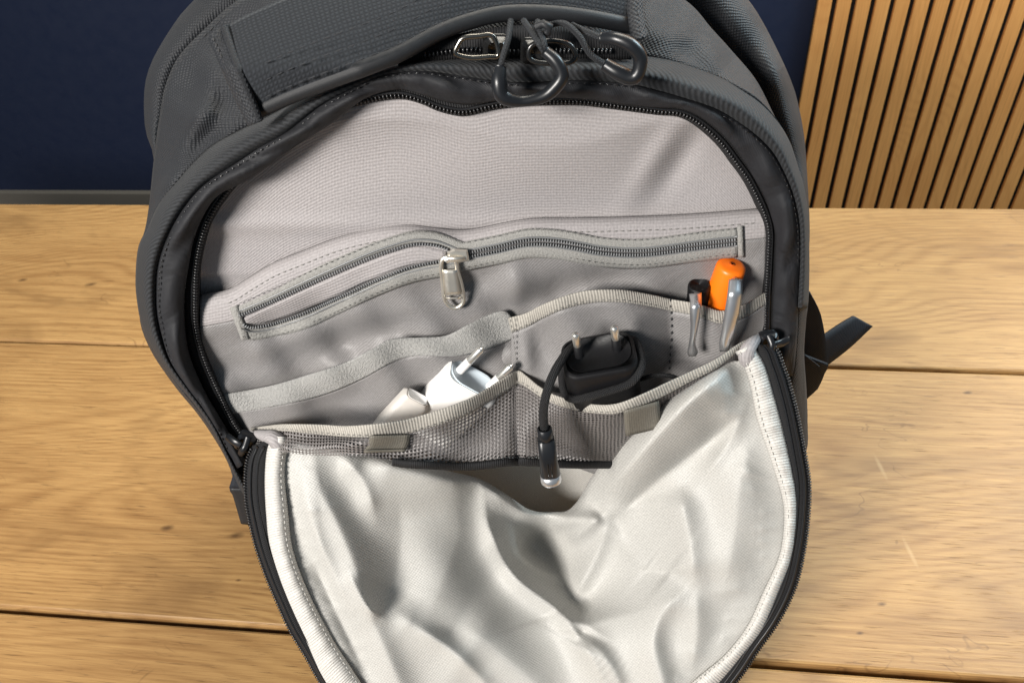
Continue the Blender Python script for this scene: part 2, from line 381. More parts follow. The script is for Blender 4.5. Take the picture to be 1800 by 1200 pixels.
FLOORM = plain('dark_floor', (.10, .085, .07), .6)

# ------------------------------------------------------------------ setting: table, wall, slat panel
def line_at(p, q, x):
    return p + (q-p)*((x-p.x)/(q.x-p.x))
eb = (onz(0, 358), onz(1800, 366)); e1 = (onz(0, 598), onz(1800, 655)); e2 = (onz(0, 1070), onz(1800, 1200))
XL, XR = -1.15, 1.15
def edge(e): return line_at(e[0], e[1], XL), line_at(e[0], e[1], XR)
sdir = (e1[1]-e1[0]).normalized(); SANG = math.atan2(sdir.y, sdir.x)
WOODM = wood('oak_table', (.225, .116, .040), (.420, .253, .098), (.08, .036, .013), -SANG, 1.0, .5, True, [(onz(u, v).x, onz(u, v).y, z_, k_) for u, v, z_, k_ in ((413, 941, .0055, 1), (419, 1019, .0022, 1), (295, 927, .005, 1), (1550, 1061, .0028, 1), (1511, 1112, .0022, 1), (160, 500, .006, 1), (40, 492, .005, 1), (1700, 690, .003, 1), (1548, 820, .009, 0), (1600, 970, .009, 0))])
Eb, E1, E2 = edge(eb), edge(e1), edge(e2)
E3 = tuple(p + Vector((0, -0.27, 0)) for p in E2)
table = empty('table', (0, .45, -.75), 'light oak table made of wide knotty planks under the backpack', 'table')
def plank(far, near, gf, gn):
    n = Vector((-sdir.y, sdir.x, 0)); a = [far[0]-n*gf, far[1]-n*gf, near[1]+n*gn, near[0]+n*gn]
    th = .042; bv = .0022
    V, F = [], []
    c = (a[0]+a[1]+a[2]+a[3])/4
    def ringp(ins, z):
        out = []
        for p in a:
            d = p-c; out.append(Vector((p.x-math.copysign(ins, d.x), p.y-(ins if p in a[:2] else -ins), z)))
        return out
    secs = [ringp(.004, -th), ringp(0, -th+.004), ringp(0, -bv), ringp(bv*.35, -bv*.35), ringp(bv, 0)]
    for s in secs: V += s
    F = gridfaces(5, 4, False, True); F.append((3, 2, 1, 0)); F.append((16, 17, 18, 19))
    o = mk('plank', V, F, WOODM, table, None, False); return o
plank(Eb, E1, 0, .0018); plank(E1, E2, .0018, .0022); plank(E2, E3, .0022, 0)
fr = MB()
def boxv(x0, x1, y0, y1, z0, z1):
    V = [Vector((x, y, z)) for x in (x0, x1) for y in (y0, y1) for z in (z0, z1)]
    return V, [(0, 1, 3, 2), (4, 6, 7, 5), (0, 4, 5, 1), (2, 3, 7, 6), (0, 2, 6, 4), (1, 5, 7, 3)]
for x in (-1.0, .94):
    for y in (.02, .60):
        fr2 = MB(); fr2.add(*boxv(x, x+.07, y, y+.07, -.75, -.044)); fr2.build('leg', GUN, table, False)
adopt(table)
# wall, parallel to the far table edge
WN = Vector((sdir.y, -sdir.x, 0))                # towards the viewer
WP = Vector((0, 1.70, 0))
def onwall(u, v, d=0.0):
    D = ray(u, v); t = ((WP-CP).dot(WN)+d)/D.dot(WN); return CP + D*t
def wallp(s, z, d): return Vector((WP.x, WP.y, 0)) + sdir*s + WN*d + Vector((0, 0, z))
def wbox(s0, s1, z0, z1, d0, d1):
    V = [wallp(s, z, d) for s in (s0, s1) for d in (d0, d1) for z in (z0, z1)]
    return V, [(0, 1, 3, 2), (4, 6, 7, 5), (0, 4, 5, 1), (2, 3, 7, 6), (0, 2, 6, 4), (1, 5, 7, 3)]
def struct(name, V, F, m):
    o = mk(name, V, F, m, None, None, False); o['kind'] = 'structure'; return o
struct('wall', *wbox(-3, 3, -.75, 2.2, -.1, 0), NAVY)
struct('floor', [Vector((x, y, -.75)) for x, y in ((-3, -2), (3, -2), (3, 2.2), (-3, 2.2))], [(0, 1, 2, 3)], FLOORM)
sk = onwall(130, 334).z
struct('skirting_board', *wbox(-2.9, .35, -.745, sk, .001, .018), SKIRT)
SL = (onwall(1433, 0)-wallp(0, 0, 0)).dot(sdir)
gaps = [(onwall(u, 0)-wallp(0, 0, 0)).dot(sdir) for u in (1464, 1496.5, 1530.8, 1564.8, 1600.8, 1634.8, 1669.8, 1703, 1738, 1773)]
PITCHS = (gaps[-1]-gaps[0])/9
print('slat pitch', PITCHS, 'seam angle', math.degrees(SANG))
panel = empty('slat_panel', wallp(SL+.4, -.745, .02), 'oak slat wall panel with dark gaps to the right of the backpack', 'wall panel')
NS = 36
b = MB(); b.add(*wbox(SL+.001, SL+NS*PITCHS, -.745, 2.1, .001, .009)); b.build('backing', FELT, panel, False)
sl0 = None
gw = PITCHS*.27; g0 = gaps[0]-gw/2
for k in range(NS):
    s0 = g0 - (PITCHS-gw) + k*PITCHS
    if sl0 is None:
        V, F = wbox(0, PITCHS-gw, -.744, 2.1, .010, .020)
        b = MB(); b.add([v - wallp(0, 0, 0) for v in V], F); sl0 = b.build('slat', SLATW, panel, False); o = sl0
        md = o.modifiers.new('bevel', 'BEVEL'); md.width = .0012; md.segments = 2
    else:
        o = sl0.copy(); COL.objects.link(o)
    o.location = wallp(s0, 0, 0)
adopt(panel)

# ================================================================== the backpack
pack = empty('backpack', on(880, 1000, -.08), 'open dark grey backpack with light grey lining standing on the oak table', 'backpack')
pack.location.z = 0
# contours traced round the opening (bottom left, up, over, bottom right)
ZIP = [(428, 768), (408, 737), (388, 696), (360, 633), (345, 577), (343, 525), (345, 472), (353, 427), (367, 385), (388, 350), (420, 312), (470, 268),
       (530, 224), (590, 193), (640, 177), (699, 168), (738, 176), (769, 189), (802, 197), (823, 197), (853, 190), (879, 185), (920, 181), (955, 179),
       (1019, 179), (1058, 183), (1109, 190), (1161, 197), (1195, 200), (1228, 216), (1265, 248), (1292, 283), (1313, 312), (1332, 348), (1347, 384), (1352, 412), (1351, 445),
       (1349, 485), (1347, 520), (1346, 555), (1345, 592)]
EDG = [(410, 775), (386, 735), (360, 690), (334, 630), (324, 577), (323, 521), (330, 470), (340, 420), (358, 375), (385, 340), (435, 316), (475, 289),
       (525, 252), (585, 214), (640, 172), (699, 156), (738, 164), (780, 177), (823, 183), (860, 178), (900, 172), (955, 170),
       (1019, 172), (1058, 176), (1109, 184), (1161, 188), (1200, 190), (1237, 208), (1275, 240), (1304, 276), (1325, 310), (1345, 345), (1358, 384), (1364, 412), (1363, 445),
       (1362, 485), (1360, 520), (1359, 555), (1357, 600)]
GRO = [(395, 790), (372, 742), (341, 698), (325, 675), (297, 633), (280, 577), (275, 525), (280, 462), (308, 392), (353, 332), (411, 291), (453, 263), (507, 232), (560, 190), (611, 160),
       (670, 133), (733, 125), (802, 133), (866, 143), (930, 147), (994, 143), (1058, 144), (1110, 150), (1153, 160), (1201, 174), (1260, 194), (1313, 227), (1353, 263), (1377, 302), (1395, 345),
       (1405, 390), (1407, 430), (1406, 470), (1404, 505), (1402, 540), (1400, 590), (1396, 640)]
OUT = [(418, 860), (398, 800), (375, 755), (345, 712), (320, 682), (297, 651), (273, 616), (252, 574), (243, 532), (240, 490), (245, 434), (261, 402), (280, 360), (318, 312), (368, 261), (427, 227), (461, 211), (507, 187), (560, 157), (613, 139),
       (693, 117), (750, 103), (830, 96), (900, 92), (1000, 92), (1080, 94), (1135, 101), (1180, 109), (1233, 126), (1271, 141), (1321, 168), (1348, 192), (1369, 219), (1388, 253), (1401, 293), (1412, 330),
       (1419, 380), (1421, 450), (1420, 520), (1415, 570), (1412, 620), (1416, 680), (1418, 740), (1414, 800), (1370, 880), (1200, 975), (900, 1010), (600, 985), (470, 925)]
SEAM = [(430, 900), (405, 820), (375, 765), (345, 722), (318, 690), (292, 655), (268, 618), (250, 575), (245, 530), (243, 490), (247, 438), (258, 398), (265, 350), (270, 300), (277, 240), (286, 181), (293, 149), (315, 101), (360, 53), (421, 0), (520, -50),
        (700, -90), (900, -100), (1080, -70), (1201, 0), (1249, 51), (1287, 93), (1327, 141), (1356, 197), (1380, 250), (1398, 310), (1412, 370), (1418, 450), (1417, 520), (1413, 570), (1410, 620), (1412, 680), (1414, 740), (1408, 810), (1365, 890), (1200, 980), (900, 1015), (600, 990), (480, 940)]
SIL = [(445, 940), (420, 870), (395, 790), (370, 745), (340, 705), (310, 670), (285, 640), (262, 600), (252, 560), (250, 500), (254, 440), (262, 395), (270, 340), (272, 293), (270, 267), (257, 227), (255, 165), (263, 123), (284, 80), (319, 27), (344, 0), (400, -70), (520, -140),
       (700, -180), (900, -185), (1100, -160), (1240, -90), (1313, 0), (1335, 32), (1359, 77), (1383, 128), (1399, 173), (1412, 240), (1418, 317), (1422, 400), (1420, 450), (1416, 520), (1410, 570), (1404, 620), (1406, 680), (1408, 740), (1400, 830), (1360, 895), (1200, 985), (900, 1020), (600, 995), (490, 955)]
pZ, pE, pG, pO, pS, pK = (polar(c) for c in (ZIP, EDG, GRO, OUT, SEAM, SIL))
A0, A1 = 58, 283
def arc(f, a0, a1, n, d, dr=0.0):
    out = []
    for i in range(n):
        q = a0+(a1-a0)*i/(n-1); u, v = pol(f(q)+dr, q); out.append(on(u, v, d(q) if callable(d) else d))
    return out
SF = [([(371, 112), (369, 150), (356, 190), (330, 240), (300, 310)], .0048, 20), ([(346, 120), (335, 190), (300, 270)], -.003, 18), ([(392, 170), (380, 220), (345, 275)], -.0025, 18),
      ([(1240, 70), (1300, 140), (1350, 215)], .004, 16), ([(1200, 90), (1255, 135)], -.004, 18), ([(1150, 60), (1210, 60)], .003, 20), ([(420, 110), (440, 150)], .003, 14)]
SF = [(catmull(P, 40), h, wd) for P, h, wd in SF]
def shell_folds(u, v):
    t = 0
    for C, h, wd in SF:
        d2 = (C[:, 0]-u)**2+(C[:, 1]-v)**2; t += h*math.exp(-d2.min()/wd**2)
    return t
def band(name, fa, fb, da, db, bulge, m, mat_, a0=A0, a1=A1, n=220, wr=0.0, seed=0.0, solid=.001, power=1.0):
    G = []
    for i in range(n):
        q = a0+(a1-a0)*i/(n-1); row = []
        ra, rb = fa(q), fb(q)
        d0 = da(q) if callable(da) else da; d1 = db(q) if callable(db) else db
        for j in range(m):
            s = j/(m-1); u, v = pol(ra+(rb-ra)*s, q)
            bb = bulge(q) if callable(bulge) else bulge
            d = d0+(d1-d0)*s**power + bb*math.sin(math.pi*s)
            if name == 'shell_front': d += shell_folds(u, v)
            if wr: d += wr*math.sin(math.pi*s)*wob(q*.22, seed+s*3.0)
            row.append(on(u, v, d))
        G.append(row)
    return sheet(name, G, mat_, pack, solid)
D_Z = .0125
# smooth nylon round the opening, ribbed band outside it
band('gusset', pE, pG, .0165, .018, .004, 12, GUSSET, wr=.0030, seed=1.0)
band('ribbed_band', pG, pO, .016, -.004, .013, 12, RIBBED, a0=40, a1=270)
band('side_panel', pG, pO, .012, -.004, .004, 8, SHELL, a0=267, a1=308, n=50)
# shell: front panel, then the rear body behind the seam
def topback(q):                                  # the top of the pack leans away
    return -.035*max(0, math.cos(R(q-180)))**2
fp = band('shell_front', pO, pS, -.004, lambda q: -.030+topback(q), .006, 14, SHELL, a0=30, a1=390, wr=.007, seed=4.0, n=300)
def rear_rings():
    n = 260; G = []
    for i in range(n):
        q = (30+360*i/(n-1)) % 360
        us, vs = pol(pS(q)-6, q); uk, vk = pol(pK(q), q); tb = topback(q)
        p0 = on(us, vs, -.056+tb); p1 = on(us, vs, -.041+tb); pk = on(uk, vk, -.085+tb*1.2)
        row = [p0]
        for j in range(1, 11):
            s = j/10; a = math.sin(s*math.pi/2)
            p = p0.lerp(pk, 0); uu = us+(uk-us)*a; vv = vs+(vk-vs)*a
            wv = .010*math.sin(math.pi*s)*wob(q*.16, 2.0+s*1.5)
            row.append(on(uu, vv, -.056-.029*(1-math.cos(s*math.pi/2))+.010*math.sin(math.pi*s)+tb*(1+.2*s)+wv))
        c = on(CX, CY, -.12)
        for s in (.3, .6, .8, 1.0):
            e = pk + Vector((0, .13*s, .0)); sh = 1-.18*s*s
            row.append(Vector((c.x+(e.x-c.x)*sh, e.y, max(.004, c.z+(e.z-c.z)*sh))))
        G.append(row)
    return G
G = rear_rings()
for row in G:
    for p in row:
        if p.z < .003: p.z = .003
rear = sheet('shell_rear', G, SHELL, pack, .001)
# back and base close the body
bk = [row[-1] for row in G]; cen = sum(bk, Vector())/len(bk)
V = [cen]+bk; mk('back_panel', V, [(0, i, i+1) for i in range(1, len(bk))]+[(0, len(bk), 1)], SHELL, pack)
# seam stitching
stitches('seam_stitching', arc(pS, 100, 170, 60, lambda q: -.0275+topback(q), -7), .003, .0012, .0004, THREADD, fp)
stitches('seam_stitching', arc(pS, 190, 262, 60, lambda q: -.0275+topback(q), -7), .003, .0012, .0004, THREADD, fp)
stitches('band_stitching', arc(pG, 62, 262, 200, .0205, -4), .0022, .001, .0003, TEETH, pack)

# upper half of the zip
n = 260; zl = []
G = []
for i in range(n):
    q = 62.5+(277.5-62.5)*i/(n-1); r = pZ(q); G.append([on(*pol(r+s, q), D_Z+dd) for s, dd in ((26, -.003), (13, 0), (0, .0006), (-4, .0004), (-6, -.004), (-9, -.016))])
zt = sheet('zip_tape', G, BLACKTAPE, pack, .0008)
teeth('zip_teeth', arc(pZ, 63, 277, 300, D_Z+.0012), .00165, .00055, .0013, .0009, TEETH, zt)
tube('zip_cord', arc(pZ, 63, 277, 200, D_Z+.001, 5.5), .0007, TEETH, zt, 6)

# ------------------------------------------------------------------ interior
# light ribbed lining, whole back of the compartment
G = []
for i in range(150):
    q0 = -180+360*i/149
    row = []
    for j in range(26):
        s = j/25; q = q0 % 360
        rr = (pZ(q)+16 if 60 < q < 280 else 430)*s
        u, v = pol(rr, q)
        d = .004*math.exp(-((u-980)/210)**2-((v-290)/90)**2) + .003*wob(u*.012+v*.006, .5)*(1-s) - .004*s**6
        row.append(on(u, v, d-.002))
    G.append(row)
# regular grid instead of a fan so the ribs run level
def colgrid(name, top, bot, u0, u1, nu, nv, dfn, mat_, parent=pack, solid=.0008):
    G = []
    for i in range(nu):
        u = u0+(u1-u0)*i/(nu-1); a, b_ = top(u), bot(u); row = []
        for j in range(nv):
            s = j/(nv-1); v = a+(b_-a)*s; row.append(on(u, v, dfn(u, v, s)))
        G.append(row)
    return sheet(name, G, mat_, parent, solid)
ztop = crv([(318, 560), (330, 440), (345, 395), (370, 350), (420, 292), (470, 250), (530, 208), (590, 176), (640, 162), (700, 152), (760, 160), (823, 178), (880, 168), (955, 164), (1058, 168), (1161, 180), (1228, 200), (1265, 232), (1300, 270), (1340, 330), (1362, 400), (1370, 500), (1371, 560)])
zbot = crv([(318, 562), (345, 620), (380, 720), (420, 770), (500, 800), (900, 798), (1250, 770), (1345, 650), (1371, 562)])
def d_lin(u, v, s):
    d = .0045*math.exp(-((u-1010)/190)**2-((v-270)/80)**2) - .003*math.exp(-((u-1190)/80)**2-((v-300)/90)**2) + .0035*math.exp(-((u-560)/150)**2-((v-370)/80)**2)
    d += .0035*math.exp(-((v-(395-.0*u))/16)**2)*.6
    d += .0030*math.exp(-((u-1170+(v-250)*.62)/24)**2)*math.exp(-((v-270)/70)**2)-.0022*math.exp(-((u-1215+(v-250)*.62)/24)**2)*math.exp(-((v-280)/70)**2)+.0012*math.sin(u*.011+v*.017)
    return min(.0088, d-.003+.014*math.exp(-max(0, v-200)/80.0)+.009*math.exp(-max(0, u-345)/90.0)*(1 if v < 480 else math.exp(-(v-480)/20)))
lin = colgrid('lining', ztop, zbot, 319, 1370, 170, 110, d_lin, LINING)
# organiser panel with the zipped pocket: its top edge is the wavy seam
SEAM2 = [(352, 520), (365, 517), (411, 505), (440, 487), (480, 463), (533, 441), (587, 420), (640, 405), (687, 397), (725, 396), (762, 401), (812, 405), (850, 400), (887, 392), (925, 386), (1000, 384), (1100, 382), (1200, 378), (1345, 367)]
s2 = crv(SEAM2)
def d_org(u, v, s):
    e = v-s2(u)
    d = .0055*(1-math.exp(-e/7)) + .0055*math.exp(-((e-60)/70)**2)
    d += .0045*math.exp(-((u-700)/80)**2-((v-560)/45)**2) - .005*math.exp(-((u-560)/90)**2-((v-580)/40)**2)
    d += .004*math.exp(-((u-905)/22)**2-((v-520)/45)**2) - .003*math.exp(-((u-1080)/120)**2-((v-490)/25)**2)
    d -= .004*math.exp(-((u-840)/40)**2-((v-500)/40)**2)
    d += (.0020*math.sin(u*.03+v*.05)+.0016*math.sin(u*.057-v*.041+1)+.0012*math.sin(u*.022+v*.09))*min(1, max(0, e-60)/80)
    return d
b2 = crv([(350, 720), (420, 780), (900, 796), (1300, 770), (1347, 700)])
# ribbed flange just under the seam, then satin below the zip
zu = [(419, 556), (480, 529), (560, 492), (640, 457), (687, 440), (725, 430), (762, 431), (790, 440)]
zlw = [(424, 568), (443, 575), (480, 569), (533, 551), (613, 515), (640, 502), (700, 477), (737, 466), (775, 459), (795, 455)]
zj = [(812, 449), (825, 447), (875, 437), (925, 426), (975, 427), (1025, 435), (1050, 440), (1100, 444), (1150, 442), (1225, 432), (1296, 424)]
zmid = crv([(352, 575), (419, 562)]+[(480, 549), (560, 517), (640, 480), (700, 458), (740, 449), (780, 449)]+zj[1:]+[(1345, 418)])
org = colgrid('organiser_panel', s2, zmid, 352, 1347, 180, 26, lambda u, v, s: d_org(u, v, s)-(.003 if abs(s-1) < .01 else 0), LINING)
sat = colgrid('pocket_front', zmid, b2, 352, 1347, 180, 60, d_org, SATIN)
stitches('edge_stitching', [on(u, s2(u)+24, d_org(u, s2(u)+24, 0)+.0006) for u in np.linspace(400, 1330, 120)], .0022, .0011, .00028, THREADL, org)
# the pocket's zip: two grey tapes parting to the left of the slider
ztape = empty('x', (0, 0, 0), '', '') if False else None
def px_ribbon(name, A, B, n, m, dfn, mat_, parent, solid=.0007, bul=0.0):
    a, b_ = catmull(A, n), catmull(B, n); G = []
    for i in range(n):
        row = []
        for j in range(m):
            s = j/(m-1); u, v = a[i]+(b_[i]-a[i])*s; row.append(on(u, v, dfn(u, v)+bul*math.sin(math.pi*s)))
        G.append(row)
    return sheet(name, G, mat_, parent, solid)
def shift(pts, dx, dy): return [(x+dx, y+dy) for x, y in pts]
upc = zu+zj; loc = zlw+zj
tape_d = lambda u, v: d_org(u, v, 0)+.0009
t1 = px_ribbon('pocket_zip_tape', [(u, v-24 if u > 500 else v-18) for u, v in upc], [(u, v-3) for u, v in upc], 130, 5, tape_d, TAPE, pack, bul=.0004)
t2 = px_ribbon('pocket_zip_tape', [(u, v+3) for u, v in loc], [(u, v+28 if u > 500 else v+22) for u, v in loc], 130, 5, tape_d, TAPE, pack, bul=.0004)
teeth('zip_teeth', [on(u, v, tape_d(u, v)+.0008) for u, v in catmull(zu, 90)], .0013, .00042, .0012, .0009, COILG, t1)
teeth('zip_teeth', [on(u, v, tape_d(u, v)+.0008) for u, v in catmull(zlw, 90)], .0013, .00042, .0012, .0009, COILG, t2)
teeth('zip_teeth', [on(u, v-3.4, tape_d(u, v)+.0008) for u, v in catmull(zj, 120)], .0013, .00042, .0011, .0009, COILG, t1)
teeth('zip_teeth', [on(u, v+3.8, tape_d(u, v)+.0008) for u, v in catmull(zj, 120)], .0013, .00042, .0011, .0009, COILG, t2)
for pts, pr, off in ((upc, t1, -11), (loc, t2, 11)):
    tube('zip_cord', [on(u, v+off*.75, tape_d(u, v)+.0006) for u, v in catmull(pts, 110)], .0004, COILG, pr, 6)
    stitches('zip_stitching', [on(u, v+off*2.0, tape_d(u, v)+.0008) for u, v in catmull(pts, 110)], .0020, .001, .00025, THREADL, pr)
# end tabs
px_ribbon('zip_end_tab', [(404, 541), (425, 598)], [(418, 536), (440, 594)], 10, 4, lambda u, v: tape_d(u, v)+.0003, TAPE, pack, bul=.0008)
px_ribbon('zip_end_tab', [(1296, 398), (1298, 452)], [(1306, 397), (1308, 452)], 10, 4, lambda u, v: tape_d(u, v)+.0003, TAPE, pack, bul=.0008)
# inner lining seen between the parted tapes
px_ribbon('pocket_opening', [(425, 561), (480, 534), (560, 497), (640, 463), (700, 441), (740, 434), (785, 443)], [(430, 568), (480, 564), (560, 535), (640, 497), (700, 472), (740, 461), (785, 455)], 40, 6, lambda u, v: tape_d(u, v)-.0002, LINING, pack)
# slider and pull
psl = loft('pocket_zip_slider', [[on(u, v, tape_d(805, 450)+.001+h) for u, v in P_] for h, P_ in (
    (0, [(786, 443), (798, 438), (822, 440), (824, 458), (800, 462), (788, 458)]),
    (.0022, [(786, 443), (798, 437), (822, 439), (825, 458), (800, 463), (788, 458)]),
    (.0034, [(790, 445), (800, 441), (819, 442), (821, 455), (801, 459), (792, 456)]))], NICKEL, pack, smooth=False)
pd = tape_d(800, 480)
tube('bridge', [on(784, 458, pd+.0048), on(790, 456, pd+.0062), on(802, 456, pd+.0066), on(813, 455, pd+.0056), on(815, 455, pd+.0030)], .0016, NICKEL, psl, 10, flat=.6)
fr_ = [(783, 452), (776, 460), (776, 476), (779, 505), (781, 524), (788, 536), (799, 541), (810, 537), (815, 526), (811, 500), (804, 476), (802, 462), (796, 453)]
pl = tube('zip_pull', [on(u, v, pd+.0042-.00002*(v-450)) for u, v in catmull(fr_, 60, True)[:-1]], .0011, NICKEL, psl, 8, True)
px_ribbon('pull_plate', [(779, 474), (781, 500), (783, 519)], [(803, 474), (808, 500), (811, 517)], 8, 4, lambda u, v: pd+.0044, NICKEL, psl, .0009)
px_ribbon('pull_plate', [(783, 523), (785, 525)], [(811, 522), (810, 525)], 8, 4, lambda u, v: pd+.0044, NICKEL, psl, .0009)

# left slip pocket with fleece edge
FT = [(392, 693), (411, 690), (475, 678), (534, 661), (603, 639), (654, 614), (692, 596), (769, 592), (794, 586), (825, 570), (860, 554), (886, 547), (899, 556)]
FB = [(395, 728), (430, 722), (467, 716), (539, 701), (590, 685), (641, 662), (692, 634), (731, 624), (782, 625), (822, 622), (875, 606), (898, 596), (906, 592)]
ft, fb = crv(FT), crv(FB)
def d_slip(u, v):
    s = (u-392)/(905-392); bel = math.sin(math.pi*min(max(s, 0), 1))
    return .009 + .010*bel + .004*math.exp(-((u-700)/60)**2)*math.sin((u-560)*.022) - .004*math.exp(-((u-560)/70)**2-((v-720)/40)**2)+.0018*math.sin(u*.035+v*.03)+.0012*math.sin(u*.06-v*.05)
sb = crv([(392, 780), (500, 800), (900, 796), (907, 796)])
slip = colgrid('slip_pocket', fb, sb, 394, 906, 90, 30, lambda u, v, s: d_slip(u, v)-.0006-.006*s, SATIN)
px_ribbon('fleece_trim', FT, FB, 140, 12, d_slip, FLEECE, slip, .0012, bul=.0010)
# right pocket with bound edge; pens clip to it
BT = [(893, 559), (925, 550), (950, 537), (987, 522), (1025, 512), (1060, 509), (1100, 510), (1150, 519), (1180, 526), (1212, 531), (1237, 537), (1267, 546), (1305, 537), (1346, 513)]
BB = [(899, 584), (930, 572), (955, 558), (993, 542), (1030, 533), (1062, 530), (1100, 531), (1150, 539), (1180, 546), (1212, 552), (1237, 558), (1267, 568), (1305, 559), (1348, 533)]
bt, bb = crv(BT), crv(BB)
def d_pen(u, v):
    s = min(max((u-893)/(1178-893), 0), 1); d = .013+.009*math.sin(math.pi*s) if u < 1178 else .013+.007*math.sin(math.pi*min((u-1178)/165, 1))
    d -= .004*math.exp(-((u-960)/40)**2-((v-600)/50)**2); d += .003*math.exp(-((u-925)/16)**2-((v-620)/60)**2)
    return d+.001*math.sin(u*.04)+.0014*math.sin(u*.05-v*.04)
pb = crv([(895, 780), (1000, 800), (1250, 780), (1347, 640)])
penp = colgrid('pen_pocket', bb, pb, 899, 1347, 90, 30, lambda u, v, s: d_pen(u, v)-.0004, SATIN)
px_ribbon('pocket_binding', BT, BB, 120, 8, d_pen, BIND, penp, .0008, bul=.0005)
stitches('binding_stitching', [on(u, v-3, d_pen(u, v)+.001) for u, v in catmull(BB, 100)], .0022, .0012, .00026, THREADL, penp)
stitches('divider_stitching', [on(u, v, d_pen(u, v)+.0012) for u, v in catmull([(1177, 512), (1180, 560), (1179, 610), (1175, 665)], 40)], .0022, .0018, .0004, THREADD, penp)
stitches('divider_stitching', [on(u, v, .0165) for u, v in catmull([(897, 560), (902, 590), (906, 620), (909, 655)], 30)], .002, .0014, .00035, THREADL, penp)

# mesh pocket: two billowing bays
MT = [(440, 752), (470, 748), (500, 745), (564, 746), (615, 748), (692, 741), (743, 729), (817, 704), (853, 685), (885, 665), (909, 651), (925, 660), (947, 678), (973, 693), (1013, 705), (1053, 711), (1088, 708), (1133, 691), (1173, 672), (1213, 653), (1260, 630), (1300, 603), (1335, 586)]
MB_ = [(445, 757), (475, 756), (505, 757), (564, 763), (615, 767), (692, 767), (743, 755), (817, 730), (853, 709), (888, 688), (911, 674), (927, 681), (949, 696), (975, 710), (1013, 722), (1053, 727), (1088, 725), (1133, 710), (1173, 692), (1213, 670), (1260, 646), (1300, 616), (1338, 596)]
mt, mb = crv(MT), crv(MB_)
def d_mesh(u, v):
    if u < 909: s = (u-440)/469; d = .014+.038*math.sin(math.pi*min(max(s, 0), 1))**.8
    else: s = (u-909)/(1338-909); d = .014+.034*math.sin(math.pi*min(max(s, 0), 1))**.8
    return d + .004*math.exp(-((u-909)/30)**2)+.0022*math.sin(u*.045+v*.03)
mbot = crv([(440, 790), (560, 800), (640, 802), (720, 814), (820, 818), (907, 810), (980, 814), (1040, 815), (1100, 812), (1200, 770), (1338, 690)])
def d_mesh2(u, v, s):
    k = 1/(1+math.exp((u-1000)/22.0))
    return d_mesh(u, v)-.0004+s*(.006*k-.024*(1-k))+.018*s*math.exp(-((u-909)/90)**2)+.002*math.sin(s*5+u*.02)
mesh = colgrid('mesh_pocket', mb, mbot, 445, 1338, 190, 36, d_mesh2, MESH, solid=0)
px_ribbon('mesh_binding', MT, MB_, 200, 8, d_mesh, BIND, mesh, .0008, bul=.0006)
stitches('binding_stitching', [on(u, v-3, d_mesh(u, v)+.0012) for u, v in catmull(MB_, 160)], .0022, .0012, .00026, THREADL, mesh)
lb = px_ribbon('label_tag', [(650, 766), (647, 780), (640, 793)], [(721, 764), (719, 778), (713, 792)], 8, 8, lambda u, v: d_mesh(u, v)+.0030, LABEL, mesh, .0006)
px_ribbon('label_fold', [(640, 791), (713, 789)], [(640, 795), (713, 793)], 10, 4, lambda u, v: d_mesh(u, v)+.0044, LABEL, mesh, .0006)
px_ribbon('label_tag', [(1096, 722), (1098, 745), (1100, 766)], [(1158, 705), (1160, 728), (1160, 752)], 8, 8, lambda u, v: d_mesh(u, v)+.0030, LABEL, mesh, .0006)
edge_strip = [(690, 810), (720, 814), (820, 818), (907, 810), (980, 814), (1040, 815), (1100, 812), (1150, 792)]
px_ribbon('mesh_edge_strip', [(u, v-5) for u, v in edge_strip], [(u, v+7) for u, v in edge_strip], 90, 5, lambda u, v: d_mesh2(u, v, 1)+.0006, BLACKTAPE, mesh, .001, bul=.0012)  # black strip along the bottom edge of the mesh
# lower lining behind the mesh
lowb = colgrid('lower_lining', crv([(400, 760), (900, 700), (1350, 640)]), crv([(400, 900), (900, 960), (1360, 880)]), 500, 1270, 40, 14, lambda u, v, s: -.066, SATIN)

